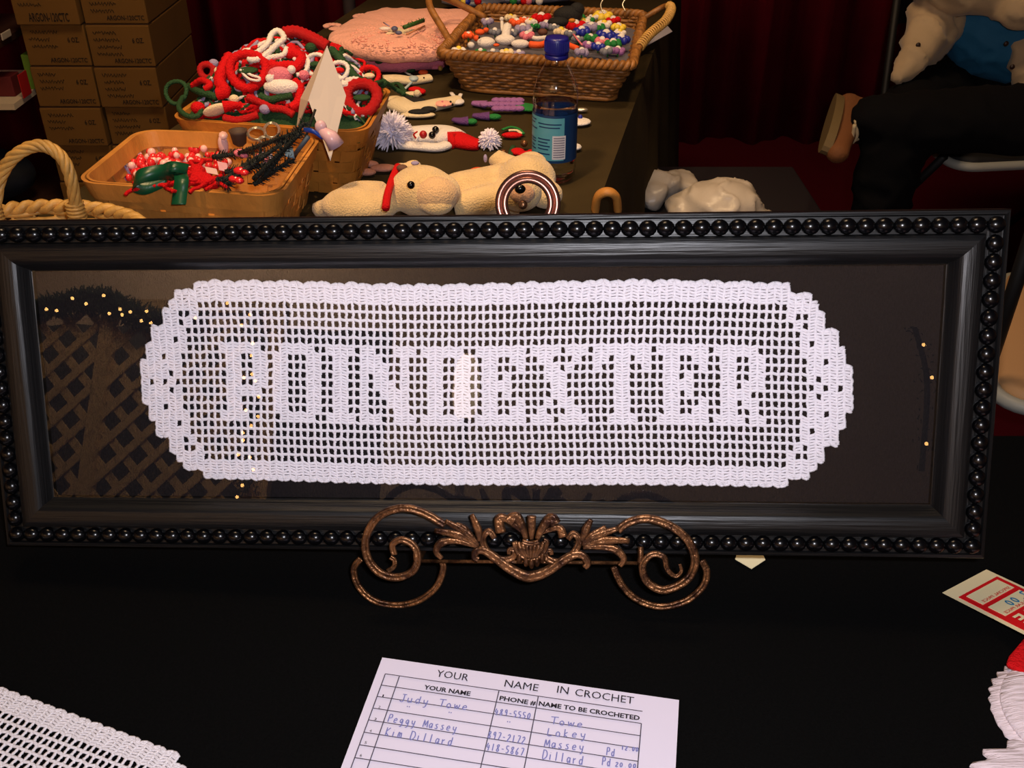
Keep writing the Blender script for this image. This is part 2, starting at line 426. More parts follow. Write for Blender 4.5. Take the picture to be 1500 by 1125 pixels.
cap = {2: [82], 3: [82, 84, 85], 4: [82, 83, 85], 5: [82, 83, 84], 6: [82, 83, 84, 86], 7: [82, 83, 84], 8: [82, 83, 84, 85, 88], 9: [82, 83, 84, 85],
       10: [82, 83, 84, 85, 87], 11: [82, 83, 84, 85, 86, 88, 90]}
for r in range(12, 21): cap[r] = cap[22-r]
for r, cs in cap.items():
    for c in cs: opened.add((c, r)); opened.add((mirror(c), r))
for r in rs((2, 6), (16, 20)):
    for c in range(-1, 82): opened.add((c, r))
let = {
 7: rs(-1, 0, 7, 8, 9, 15, 16, 21, 24, 25, 26, 30, 37, 38, 46, 51, 55, 64, 72, 79, 80, 81),
 8: rs(-1, 0, 1, 4, 5, 8, 11, 12, 13, 16, 17, 20, 21, 25, 26, 27, 29, 30, 31, 34, 35, 38, 39, 42, 43, 46, 47, 50, 51, 52, 54, 55, 58, 61, 64, 65, 68, 69, 72, 73, 76, 77, 80, 81),
 9: rs(-1, 0, 1, 4, 5, 8, 11, 12, 13, 16, 17, 20, 21, 26, 27, 29, 30, 31, 34, 35, 38, 39, 42, 43, 44, 46, 47, 48, 51, 53, 54, 55, 57, 58, 61, 62, 64, 65, 68, 69, 70, 72, 73, 76, 77, 80, 81),
 10: rs(-1, 0, 1, 4, 5, 8, 11, 12, 13, 16, 17, 20, 21, 23, 26, 27, 29, 30, 31, 34, 35, 38, 39, 42, (44, 48), (52, 58), (61, 65), 68, (70, 73), 76, 77, 80, 81),
 11: rs(-1, 0, 1, 4, 5, 8, 11, 12, 13, 16, 17, 20, 21, 23, 27, 29, 30, 31, 34, 35, 38, 39, (44, 49), (52, 58), (61, 65), (70, 73), 76, 80, 81),
 12: rs(-1, 0, 1, 7, 8, 11, 12, 13, 16, 17, 20, 21, 23, 24, 29, 30, 31, 34, 35, 38, 39, 42, (44, 49), (52, 58), (61, 65), 68, (70, 73), 78, 79, 80, 81),
 13: rs(-1, 0, 1, (4, 8), 11, 12, 13, 16, 17, 20, 21, 23, 24, 25, 29, 30, 31, 34, 35, 38, 39, 42, 43, 44, 46, 47, 48, 50, (53, 58), (61, 65), 68, 69, 70, 72, 73, 76, 79, 80, 81),
 14: rs(-1, 0, 1, (4, 8), 11, 12, 13, 16, 17, 20, 21, (23, 26), 29, 30, 31, 34, 35, 38, 39, 42, 43, 46, 47, 49, 50, 51, (54, 58), (61, 65), 68, 69, 72, 73, 76, 77, 79, 80, 81),
 15: rs(-1, 0, (5, 9), 15, 16, 21, 25, 26, 30, 37, 38, 46, 50, 55, 56, 57, 62, 63, 64, 72, 77, 80, 81)}
for r, cs in let.items():
    for c in cs: opened.add((c, r))
q = {k: pfl(*p, -.0125) for k, p in dict(tl=(285, 417), tr=(1156, 416), bl=(302, 700), br=(1150, 712)).items()}
def PC(u, v, w):
    s = (u+2)/85; t = v/23
    a = q['tl'].lerp(q['tr'], s); b_ = q['bl'].lerp(q['br'], s); p = a.lerp(b_, t)
    wv_ = .0016*math.sin(s*9+1)*(1-t)+.0012*math.sin(s*7+2)*t+.0006*math.sin(u*1.25)*(1 if v < 2 else 0)
    return fl(p.x+.0012*math.sin(t*5+s*3), p.y+wv_, p.z+w)
LR = [('P', 1, 9), ('O', 10, 16), ('I', 17, 21), ('N', 22, 30), ('D', 31, 38), ('E', 39, 46), ('X', 47, 54), ('T', 55, 63), ('E', 64, 71), ('R', 72, 79)]
def cls(c, r):
    if 7 <= r <= 15 and (c, r) not in opened:
        for i, (_, a, b_) in enumerate(LR):
            if a <= c <= b_: return 'letter%d' % i
    if r < 2 or r > 20 or c < -1 or c > 81: return 'border'
    return 'mesh'
parts = crochet(ext, opened, PC, .00118, cls)
cp = thing('crochet_name_panel', 'white filet crochet name panel with stepped ends behind the frame glass', 'crochet panel', fl(0, -.07, -.0145))
for k in sorted(parts):
    if k.startswith('letter'):
        L = LR[int(k[6:])][0]; o = parts[k].build('letter', M_COTTON, cp)
        same = {4: '', 5: ' before the X', 8: ' after the T'}.get(int(k[6:]), '')
        o['label'] = 'solid white crochet letter %s%s' % (L, same)
    else: parts[k].build({'rows': 'stitch_row', 'border': 'border', 'mesh': 'open_mesh'}[k], M_COTTON, cp)
# second panel, lying on the cloth, bottom left
ca = pz(263, 1109, .742); cb = pz(0, 1011, .742); du = (ca-cb).normalized(); dv = V((du.y, -du.x, 0))
if dv.y > 0: dv = -dv
def PD(u, v, w): return ca+du*(u-60)*.0052+dv*v*.0067+V((0, 0, w+.0008))
ext2 = {c: (0, 13) for c in range(4, 60)}
for c, e in ((60, (1, 13)), (61, (1, 13)), (62, (2, 13)), (63, (3, 13)), (64, (5, 13))): ext2[c] = e
op2 = set((c, r) for c in range(6, 59) for r in (2, 3, 4, 5, 6)) | set((60, r) for r in (4, 5, 8)) | set((c, r) for c in range(6, 59) for r in range(7, 13) if (c*7//3+r//4) % 5 > 1)
parts2 = crochet(ext2, op2, PD, .00118, lambda c, r: 'border' if r < 2 or c > 58 else 'mesh', 9)
cp2 = thing('crochet_runner', 'white filet crochet piece lying flat on black cloth in the near left corner', 'crochet panel', ca-du*.15+dv*.04)
for k, b in parts2.items(): b.build({'rows': 'stitch_row', 'border': 'border', 'mesh': 'open_mesh'}[k], M_COTTON, cp2)

# ------------------------------------------------------------------ easel
ez = thing('display_easel', 'antique bronze scrollwork easel holding up the black frame', 'easel', pz(775, 890))
def eo(x, y, d=.022): return pf(500+x/2.727, 720+y/2.727, d)
def scroll(pts, r, d=.022, name='scroll', taper=None, n=8, groove=.62, flat=.85, d2=None):
    pp = smooth_path([eo(*p, d if d2 is None else d+(d2-d)*i/(len(pts)-1)) for i, p in enumerate(pts)], n)
    N = len(pp)
    if taper: rr = [r*(taper[0]+(taper[1]-taper[0])*i/(N-1)) if len(taper) == 2 else r*(taper[0]+(taper[1]-taper[0])*min(1, i/(N-1)*2) if i < N/2 else taper[1]+(taper[2]-taper[1])*(i/(N-1)*2-1)) for i in range(N)]
    else: rr = [r]*N
    return MB().tube(pp, rr, 16, up=FZ, flat=flat, groove=groove).build(name, M_BRONZE, ez)
R1 = .0031
scroll([(415, 135), (330, 85), (240, 66), (150, 100), (100, 180), (103, 260), (150, 322), (220, 343), (285, 318), (306, 260), (285, 212), (240, 192), (205, 212), (212, 252)], R1, taper=(1.0, 1.05, .8))
scroll([(1105, 155), (1150, 122), (1230, 108), (1320, 140), (1388, 200), (1413, 280), (1380, 352), (1290, 393), (1222, 360), (1203, 295), (1240, 252), (1288, 262), (1302, 310), (1335, 338), (1358, 318), (1352, 290)], R1, taper=(1.0, 1.05, .35))
scroll([(78, 268), (50, 310), (70, 380), (130, 435), (220, 455), (310, 435), (380, 380), (407, 310), (400, 275)], .0027, .004, 'foot_scroll')
scroll([(1088, 300), (1120, 372), (1180, 430), (1270, 460), (1370, 440), (1440, 385), (1460, 325), (1440, 275)], .0027, .004, 'foot_scroll')
scroll([(185, 318), (210, 300), (212, 275), (195, 262)], .002, .012, 'curl')
MB().tube([eo(310, 278, .012), eo(1190, 286, .012)], .0014, 8).build('cross_bar', M_BRONZE, ez)
scroll([(548, 272), (532, 262), (540, 238), (572, 236), (620, 268), (680, 312), (745, 340), (815, 322), (880, 280), (930, 252), (965, 256), (985, 285), (972, 304)], .0036, .024, 'garland_sweep', taper=(.65, 1.2, .65), groove=.5)
def leaf(pts, w, name='acanthus_leaf'): scroll(pts, w, .025, name, taper=(.35, 1.0, .55), groove=.4, flat=.7, n=6)
for p in ([(548, 215), (500, 165), (415, 118)], [(548, 218), (470, 175), (372, 156)], [(545, 222), (455, 198), (400, 205), (380, 240), (402, 268)], [(552, 200), (545, 150), (520, 92)], [(546, 214), (490, 150), (455, 132)],
          [(962, 215), (1010, 180), (1105, 148)], [(965, 218), (1050, 195), (1152, 197)], [(965, 225), (1040, 222), (1095, 232), (1128, 268), (1112, 298)], [(962, 200), (975, 155), (998, 112)], [(962, 212), (1000, 178), (1058, 142)]):
    leaf(p, .0033)
scroll([(612, 186), (590, 158), (565, 190), (585, 240), (640, 272), (685, 262), (692, 236), (672, 232), (670, 250)], .0026, .024, 'c_scroll', taper=(.9, 1.1, .6))
scroll([(905, 190), (928, 168), (950, 198), (925, 248), (872, 280), (825, 268), (815, 240), (836, 236), (840, 252)], .0026, .024, 'c_scroll', taper=(.9, 1.1, .6))
for p, w in (([(760, 192), (760, 150), (760, 98)], .0028), ([(738, 192), (722, 140), (698, 100), (668, 118)], .0036), ([(722, 160), (665, 112), (630, 108), (638, 162)], .0032),
             ([(782, 190), (800, 152), (836, 105), (856, 128)], .0036), ([(800, 165), (852, 146), (875, 150), (885, 180)], .0028)):
    scroll(p, w, .026, 'plume_lobe', taper=(.5, 1.0, 1.25), groove=.35)
for i in range(7):
    a = (i-3)/3; scroll([(757+a*20, 270-abs(a)*6), (757+a*42, 235-abs(a)*10), (757+a*50, 205-abs(a)*4)], .0019, .028, 'shell_rib', taper=(.6, 1.2, .7), n=3, groove=0)
scroll([(692, 200), (705, 240), (735, 262), (780, 262), (808, 238), (820, 202), (808, 196)], .0022, .027, 'shell_rim', n=4)
scroll([(722, 200), (757, 208), (790, 200)], .002, .029, 'shell_lip', n=4)
for x, y in ((712, 268), (738, 280), (760, 288), (782, 280), (802, 266)):
    MB().ell(eo(x, y, .026), (.0022, .0022, .005), 10, 8).build('drop', M_BRONZE, ez)
# ledge hooks under the frame, back strut with ring, rear leg
for x in (300, 1195):
    a = eo(x, 282, .020); MB().tube(smooth_path([a+FY*.012, a, fl((MF.inverted() @ a).x, -FH/2-.004, -.002), fl((MF.inverted() @ a).x, -FH/2-.004, -.026)]), .0022, 8).build('ledge_hook', M_BRONZE, ez)
rc = pf(773, 298, -.035); RR = .0222
for rad, r_, dd in ((RR, .0027, .0), (RR-.0046, .0027, .0006), (RR-.0023, .0016, -.0008)):
    MB().tube([rc+FX*math.cos(a)*rad+FY*math.sin(a)*rad+FZ*dd for a in [2*PI*i/40 for i in range(40)]], r_, 8, closed=True).build('top_ring', mat('polished_copper', (150, 104, 90), .3, .9), ez)
MB().ell(pf(766, 300, -.033), .0035, 12, 8).build('finial', M_BRONZE, ez)
loc_ = MF.inverted() @ rc
MB().tube([fl(loc_.x, loc_.y-RR, -.035), fl(loc_.x, -FH/2, -.030), fl(loc_.x, -FH/2-.012, -.012), eo(745, 280, .012)], .003, 8).build('back_strut', M_BRONZE, ez)
tp = fl(loc_.x, .10, -.038); MB().tube([tp, V((tp.x, .772, TZ+.003))], .003, 8).build('rear_leg', M_BRONZE, ez)

# ------------------------------------------------------------------ sign-up sheet
A = pz(560, 963, TZ+.0035); pu = (pz(992, 1025, TZ+.0035)-A).normalized(); pv = V((pu.y, -pu.x, 0))   # pv: towards the viewer
if pv.y > 0: pv = -pv
sh = thing('signup_sheet', 'white sign-up sheet with ruled table lying in front of the easel', 'paper', A+pu*.108+pv*.14-V((0, 0, .001)))
b = MB(); n = 16; vs = []; fs = []
for i in range(n+1):
    for j in range(n+1):
        u, v = i/n, j/n; vs.append(A+pu*.216*u+pv*.279*v+V((0, 0, .0006*math.sin(u*3)*math.sin(v*4)-.0003)))
for i in range(n):
    for j in range(n): fs.append((i*(n+1)+j, (i+1)*(n+1)+j, (i+1)*(n+1)+j+1, i*(n+1)+j+1))
b.add(vs, fs); o = b.build('sheet', M_PAPER, sh, smooth=False); sheet_o = o; sm = o.modifiers.new('s', 'SOLIDIFY'); sm.thickness = .0003; sm.offset = -1
def pp(cx, cy):   # crop coords -> (u,v) metres on sheet
    p = pz(480+cx/2.778, 940+cy/2.778, TZ+.0035)-A; return p.dot(pu), p.dot(pv)
def sp(u, v, z=.0012): return A+pu*u+pv*v+V((0, 0, z))
lines = MB(); LW = .00035
def ln(a, b_): lines.tube([sp(*a), sp(*b_)], LW, 4, up=(0, 0, 1), flat=.3)
uL, vT = pp(235, 135); uR = pp(1277, 328)[0]; uR1 = uR+.002
rowv = [vT, pp(220, 181)[1]]; step = rowv[1]-rowv[0]+.0003
vv = [vT+.0095*i for i in range(0, 24)]
v1 = pp(220, 181)[1]; dv_ = (pp(125, 423)[1]-v1)/5
vv = [vT]+[v1+dv_*i for i in range(0, 20) if v1+dv_*i < .268]
cols = [uL, pp(292, 146)[0], pp(697, 205)[0], pp(857, 228)[0], uR]
for v in vv: ln((uL, v), (uR, v))
for u in cols: ln((u, vT if u != uR else v1), (u, vv[-1]))
lines.build('ruled_table', mat('grey_ink', (70, 64, 80), .8), sheet_o, smooth=False)
def ptext(s, a, b_, m=M_INK, bold=0, name='printed_text', h=None):
    ua, va = pp(*a); ub, vb = pp(*b_)
    return text(s, sp(ua, va, .001), pu, -pv, ub-ua, sheet_o, m, name, bold, height=h)
for s_, a, b_ in (('YOUR', (440, 146), (570, 165)), ('NAME', (718, 187), (855, 206)), ('IN', (932, 212), (978, 219)), ('CROCHET', (1005, 224), (1245, 252))): ptext(s_, a, b_, h=.0062)
for s_, a, b_ in (('YOUR NAME', (390, 197), (580, 221)), ('PHONE #', (698, 242), (846, 262)), ('NAME TO BE CROCHETED', (858, 264), (1270, 314))): ptext(s_, a, b_, bold=.03, h=.0038)
for i, (x, y) in enumerate(((222, 229), (205, 275), (189, 324), (169, 372), (149, 420), (130, 472))): ptext(str(i+1), (x, y), (x+(5 if i == 0 else 9), y+1), h=.0021)
# handwriting: single-stroke letters
G = {'J': '0.6,1 .6,.1 .4,-.05 .1,.1|.3,1 .9,1', 'u': '.1,.6 .1,.1 .4,0 .6,.2 .6,.6|.6,.3 .65,0', 'd': '.6,.5 .3,.6 .1,.3 .3,0 .6,.2|.65,1 .62,0', 'y': '.1,.6 .2,.2 .5,.2|.65,.6 .5,-.3 .2,-.4',
 'T': '0,1 1,1.02|.5,1 .45,0', 'o': '.35,.6 .1,.4 .15,.05 .5,0 .6,.35 .35,.6', 'w': '0,.6 .15,0 .35,.5 .55,0 .75,.6', 'e': '.1,.3 .6,.35 .4,.6 .1,.4 .15,.05 .6,.05', 'P': '.1,0 .1,1|.05,1 .6,1 .65,.6 .1,.5',
 'g': '.6,.5 .3,.6 .1,.3 .4,.1 .6,.5 .55,-.3 .2,-.4', 'M': '.05,0 .15,.95 .45,.2 .75,.95 .9,0', 'm': '.05,0 .1,.6 .3,.55 .35,0|.35,.4 .6,.6 .7,0', 'a': '.6,.5 .3,.6 .1,.3 .3,0 .6,.3|.62,.6 .65,0', 's': '.55,.6 .15,.5 .5,.2 .4,0 .05,.05',
 'K': '.1,1 .1,0|.7,1 .1,.45 .7,0', 'i': '.3,.6 .3,0|.32,.8 .33,.82', 'n': '.1,.6 .1,0|.1,.4 .4,.6 .55,0', 'D': '.1,1 .1,0 .6,.1 .85,.5 .6,.95 0,1', 'l': '.3,1 .3,0', 'r': '.1,.6 .15,0|.15,.4 .5,.6', 'L': '.1,1 .1,0 .7,.02', 'k': '.1,1 .1,0|.5,.6 .1,.3 .5,0',
 '0': '.35,1 .05,.6 .2,0 .55,.2 .6,.7 .35,1', '1': '.3,1 .3,0', '2': '.05,.8 .4,1 .6,.7 .05,0 .65,0', '3': '.05,1 .6,.9 .3,.5 .6,.2 .1,0', '4': '.2,1 .02,.42 .68,.42|.5,.75 .46,-.1', '5': '.6,1 .1,1 .1,.6 .6,.4 .4,0 .05,.05', '6': '.5,1 .1,.4 .3,0 .6,.25 .15,.45', '7': '.05,1 .65,1 .3,0',
 '8': '.35,.5 .1,.8 .4,1 .55,.8 .1,.2 .35,0 .6,.2 .35,.5', '9': '.55,.6 .2,.6 .2,.95 .55,.95 .55,0', '-': '.1,.45 .6,.45', '.': '.3,0 .32,.03', '"': '.2,1 .2,.6|.6,1 .6,.6'}
def hand(s, a, b_, h, m=M_PEN, parent=None, P0=None, name='handwriting', w=.00038):
    bb = MB()
    if P0 is None:
        ua, va = pp(*a); ub, vb = pp(*b_); adv = (ub-ua)/max(1, len(s)); slope = (vb-va)/max(1e-6, ub-ua)
        f_ = lambda x, y: sp(ua+x, va+x*slope-y, .0013)
    else: adv, f_ = P0
    for i, ch in enumerate(s):
        if ch not in G: continue
        for st in G[ch].split('|'):
            pts = [tuple(map(float, t.split(','))) for t in st.split()]
            pts3 = [f_((i+.85*x)*adv, y*h) for x, y in pts]
            if len(pts3) > 2: pts3 = smooth_path(pts3, 3)
            bb.tube(pts3, w, 4, up=(0, 0, 1), flat=.25)
    return bb.build(name, m, parent or sheet_o, smooth=False)
for s_, a, b_, h in (('Judy Towe', (290, 246), (578, 285), .0062), ('"', (318, 276), (342, 280), .0022), ('"', (488, 300), (512, 304), .0022), ('489-5550', (680, 300), (830, 320), .0048), ('"', (726, 338), (752, 342), .0022), ('Towe', (905, 338), (1050, 356), .0058),
                     ('Lokey', (892, 386), (1060, 398), .0060), ('Peggy Massey', (243, 330), (530, 372), .0062), ('897-2172', (650, 396), (808, 422), .0054), ('Massey', (880, 432), (1050, 450), .0064), ('Kim Dillard', (232, 386), (512, 430), .0066),
                     ('418-5867', (645, 444), (802, 470), .0054), ('Dillard', (872, 480), (1045, 508), .0068), ('Pd', (1133, 466), (1172, 474), .0060), ('12.00', (1195, 444), (1268, 452), .0030), ('Pd', (1115, 506), (1155, 514), .0060), ('20.00', (1170, 512), (1260, 520), .0032)):
    hand(s_, a, b_, h)

# ------------------------------------------------------------------ sale tag
z_ = TZ+.002
tA = pz(1380, 870, z_); tB = pz(1444.5, 836, z_); tu = (tB-tA).normalized(); tw = (tB-tA).length; tl = V((tu.y, -tu.x, 0))
if tl.x < 0: tl = -tl
tg = thing('price_tag', 'red and cream sale price tag lying at right beside the frame', 'tag', tA+tu*tw/2+tl*.04-V((0, 0, .001)))
def tp_(u, v, z=0):   # curl the tag lightly
    return tA+tu*u*tw+tl*v*.97+V((0, 0, z+.24*v+.001))
def panel(u0, u1, v0, v1, z, m, name):
    b = MB(); vs = []; n = 10
    for i in range(n+1):
        v = v0+(v1-v0)*i/n
        for u in (u0, u1): vs.append(tp_(u, v, z))
    b.add(vs, [(2*i, 2*i+1, 2*i+3, 2*i+2) for i in range(n)]); o = b.build(name, m, tg, smooth=False)
    s = o.modifiers.new('s', 'SOLIDIFY'); s.thickness = .0004; return o
M_TAGRED = mat('tag_red', (206, 12, 24), .5); M_TAGCREAM = mat('tag_cream', (228, 214, 170), .6)
panel(0, 1, 0, .105, 0, M_TAGCREAM, 'card')
panel(.07, .94, .0118, .100, .0005, M_TAGRED, 'red_print')
panel(.16, .86, .0150, .0298, .0010, M_TAGCREAM, 'price_box')
panel(.16, .86, .0342, .0490, .0010, M_TAGCREAM, 'price_box')
def ttext2(s, uc, v, w, h, m, bold=0):   # printed to be read from the far side of the table
    text(s, tp_(uc+w/2, v, .0017), -tu, -(tl*.97+V((0, 0, .24))), w*tw, tg, m, 'printed_text', bold, lift=-.0004, height=h)
ttext2('SPECIAL PRICE', .5, .0290, .60, .0028, M_TAGRED, .01)
ttext2('REGULAR PRICE', .5, .0482, .60, .0028, M_TAGRED, .01)
ttext2('SALE', .52, .0640, .66, .0110, M_TAGCREAM, .03)
ttext2('SPECIAL', .52, .0800, .76, .0110, M_TAGCREAM, .03)
hand('7.00', None, None, .0065, M_PEN2, tg, (.0062, lambda x, y: tp_(.84-x/tw, .0440-y, .0024)), w=.0006)
b = MB().prism([pz(1077, 819, TZ+.004), pz(1101, 833, TZ+.003), pz(1121, 820, TZ+.004), pz(1110, 790, TZ+.006), pz(1085, 790, TZ+.006)], .0006)
tag(b.build('paper_slip', mat('yellowed_paper', (236, 224, 180), .7), smooth=False), 'cream paper corner poking out under the frame right of the easel', 'paper')

# ------------------------------------------------------------------ crochet santa, near right corner
st = thing('crochet_santa', 'white and red crochet santa at the near right corner of black cloth', 'crochet ornament', pz(1560, 1060))
def flatpiece(cx, cy, rx, ry, z, m, name, parent, th=.006, scal=0, ns=22, rot=0):
    b = MB(); vs = []; n = 72; c = pz(cx, cy, z)
    rings = [(0, 1), (.5, 1), (.85, .85), (1, .35), (1, 0)]
    for rr, zz in rings:
        for k in range(n):
            a = 2*PI*k/n; s_ = rr*(1+scal*math.sin(a*ns)*(rr > .8))
            x, y = rx*s_*math.cos(a), ry*s_*math.sin(a)
            vs.append(c+V((x*math.cos(rot)-y*math.sin(rot), x*math.sin(rot)+y*math.cos(rot), th*zz)))
    fs = [(i*n+k, i*n+(k+1) % n, (i+1)*n+(k+1) % n, (i+1)*n+k) for i in range(len(rings)-1) for k in range(n)]
    b.add(vs, fs); return b.build(name, m, parent)
M_RIB = mat('ribbed_white_yarn', (226, 210, 216), .85, bump=1, bscale=160, stretch=(.25, 2.2, 1), sheen=.2)
flatpiece(1568, 1055, .052, .052, TZ+.001, M_RIB, 'beard_edge', st, .005, .03, 34)
flatpiece(1577, 1050, .049, .048, TZ+.005, M_RIB, 'face', st, .006)
flatpiece(1580, 1140, .066, .030, TZ+.001, M_RIB, 'beard', st, .006, .08, 16)
b = MB().prism([pz(1476, 966, TZ+.006), pz(1472, 978, TZ+.006), pz(1500, 992, TZ+.006), pz(1600, 1010, TZ+.006), pz(1620, 940, TZ+.006), pz(1530, 905, TZ+.006), pz(1498, 940, TZ+.006)][::-1], .005)
o = b.build('hat', M_RED, st, bevel=.002)

# ------------------------------------------------------------------ baskets
def rrect(w, d, r, n=6):
    out = []
    for cx, cy, a0 in ((w/2-r, d/2-r, 0), (-w/2+r, d/2-r, PI/2), (-w/2+r, -d/2+r, PI), (w/2-r, -d/2+r, 1.5*PI)):
        for k in range(n+1):
            a = a0+PI/2*k/n; out.append((cx+r*math.cos(a), cy+r*math.sin(a)))
    return out
def resample(P, N):
    L = [0]
    for i in range(len(P)): a, b_ = P[i], P[(i+1) % len(P)]; L.append(L[-1]+math.hypot(b_[0]-a[0], b_[1]-a[1]))
    T = L[-1]; out = []; j = 0
    for i in range(N):
        s_ = T*i/N
        while L[j+1] < s_: j += 1
        a, b_ = P[j % len(P)], P[(j+1) % len(P)]; t = (s_-L[j])/max(1e-9, L[j+1]-L[j])
        out.append((a[0]+(b_[0]-a[0])*t, a[1]+(b_[1]-a[1])*t))
    return out
def splint_basket(name, label, quad, zr, m, bands=4, taper=.84, stakes=26, rimh=.020, rimt=.005, z0=TZ+.002, rcorner=.03):
    """quad = rim corners FL, FR, BR, BL in world"""
    q = [V(p) for p in quad]; w = ((q[1]-q[0]).length+(q[2]-q[3]).length)/2; d_ = ((q[3]-q[0]).length+(q[2]-q[1]).length)/2
    cen = sum(q, V((0, 0, 0)))/4
    t = thing(name, label, 'basket', (cen.x, cen.y, z0))
    def mp(x, y, z, s=1):   # x,y in rect coords (-w/2..w/2) -> bilinear quad
        u, v = x*s/w+.5, y*s/d_+.5
        p = (q[0]*(1-u)+q[1]*u)*(1-v)+(q[3]*(1-u)+q[2]*u)*v; return V((p.x, p.y, z))
    N = stakes*8; base = resample(rrect(w, d_, rcorner), N); H = zr-z0
    def band(zc, h, th, s, wav, ph, nm, mm, bow=0):
        b = MB(); vs = []
        for i, (x, y) in enumerate(base):
            L = math.hypot(x, y); off = wav*math.sin(PI*(i/8)+ph*PI)
            f_ = 1+off/L
            for (zz, tt) in ((-h/2, 0), (h/2, 0), (h/2, -th), (-h/2, -th)):
                fi = 1+(off+tt)/L
                sz = taper+(1-taper)*((zc+zz-z0)/H)
                vs.append(mp(x*fi, y*fi, zc+zz, s*sz))
        fs = []
        for i in range(N):
            j = (i+1) % N
            for k in range(4): fs.append((i*4+k, j*4+k, j*4+(k+1) % 4, i*4+(k+1) % 4))
        b.add(vs, fs); return b.build(nm, mm, t, smooth=False)
    bh = (H-rimh*.6)/bands
    for k in range(bands): band(z0+bh*(k+.5), bh*.93, .0016, 1, .0022, k % 2, 'splint', m)
    for i in range(stakes):
        x, y = base[i*8]; b = MB(); i0, i1 = base[(i*8-3) % N], base[(i*8+3) % N]
        vs = []
        for zz in (z0, z0+H*.5, zr-.004):
            sz = taper+(1-taper)*((zz-z0)/H)
            for p_ in (i0, i1): vs.append(mp(p_[0], p_[1], zz, sz*.995))
        for zz in (z0, z0+H*.5, zr-.004):
            sz = taper+(1-taper)*((zz-z0)/H)
            for p_ in (i0, i1): vs.append(mp(p_[0], p_[1], zz, sz*.983))
        fs = [(0, 1, 3, 2), (2, 3, 5, 4), (6, 8, 9, 7), (8, 10, 11, 9), (0, 2, 8, 6), (2, 4, 10, 8), (1, 7, 9, 3), (3, 9, 11, 5)]
        b.add(vs, fs).build('stake', m, t, smooth=False)
    band(zr-rimh/2+.002, rimh, rimt, 1.022, 0, 0, 'outer_rim', m); band(zr-rimh/2+.004, rimh*.9, rimt*.7, .975, 0, 0, 'inner_rim', m)
    b = MB().add([mp(x, y, z0+.002, taper) for x, y in base], [tuple(range(N))]); b.build('bottom', m, t, smooth=False)
    return t, mp, w, d_
bA, mpA, wA, dA = splint_basket('splint_basket', 'shallow tan splint basket holding red bead garland and green bow', [pz(112, 268, .83), pz(408, 290, .83), pz(470, 200, .83), pz(205, 192, .83)], .83, M_SPLINT, rimh=.024)
bB, mpB, wB, dB = splint_basket('splint_basket', 'square tan splint basket heaped with red and green crochet ornaments', [pz(250, 176, .845), pz(534, 196, .845), pz(573, 130, .845), pz(330, 120, .845)], .845, M_SPLINT2, bands=5, taper=.78, rimh=.022)

def weave_basket(name, label, quad, zr, m, rows, taper, rad=.0032, N=160, z0=TZ+.003, rc=.02, round_=False, wob=.0022, wf=20, base_scale=None):
    q = [V(p) for p in quad]; w = ((q[1]-q[0]).length+(q[2]-q[3]).length)/2; d_ = ((q[3]-q[0]).length+(q[2]-q[1]).length)/2
    cen = sum(q, V((0, 0, 0)))/4; t = thing(name, label, 'basket', (cen.x, cen.y, z0))
    if round_: base = [(w/2*math.cos(2*PI*i/N), d_/2*math.sin(2*PI*i/N)) for i in range(N)]
    else: base = resample(rrect(w, d_, rc), N)
    def mp(x, y, z, s=1):
        u, v = x*s/w+.5, y*s/d_+.5; p = (q[0]*(1-u)+q[1]*u)*(1-v)+(q[3]*(1-u)+q[2]*u)*v; return V((p.x, p.y, z))
    H = zr-z0
    for k in range(rows):
        zz = z0+H*(k+.5)/rows; sz = taper+(1-taper)*((zz-z0)/H); pts = []
        for i, (x, y) in enumerate(base):
            L = math.hypot(x, y); f_ = 1+wob*math.sin(2*PI*wf*i/N*1.0+PI*(k % 2))/L; pts.append(mp(x*f_, y*f_, zz, sz))
        MB().tube(pts, rad, 5, closed=True).build('weaver', m, t)
    ns = wf*2
    for i in range(ns):
        x, y = base[int(i*N/ns)]
        MB().tube([mp(x, y, z0, taper), mp(x, y, zr, 1)], rad*.6, 5).build('stake', m, t)
    # braided rim: two strands twisting
    for ph in (0, PI):
        pts = []
        for i in range(N*2):
            x0, y0 = base[i//2]; x1, y1 = base[(i//2+1) % N]; x, y = (x0, y0) if i % 2 == 0 else ((x0+x1)/2, (y0+y1)/2)
            a = 2*PI*wf*1.6*i/(2*N); a = 2*PI*round(wf*1.6)*i/(2*N)+ph; L = math.hypot(x, y)
            pts.append(mp(x*(1+rad*1.3*math.cos(a)/L), y*(1+rad*1.3*math.cos(a)/L), zr+rad*1.2*math.sin(a)+rad, 1.01))
        MB().tube(pts, rad*1.5, 6, closed=True).build('rim_braid', m, t)
    MB().add([mp(x, y, z0, taper) for x, y in base], [tuple(range(N))]).build('bottom', m, t, smooth=False)
    return t, mp, w, d_
wt, mpT, wT, dT = weave_basket('wicker_tray', 'flared rectangular brown wicker tray with looped handles full of craft pins', [pz(645, 82, .815), pz(925, 100, .815), pz(942, 24, .815), pz(706, 14, .815)], .815, M_WICKER, 11, .80, rad=.0040, wf=40, N=240, wob=.0028)
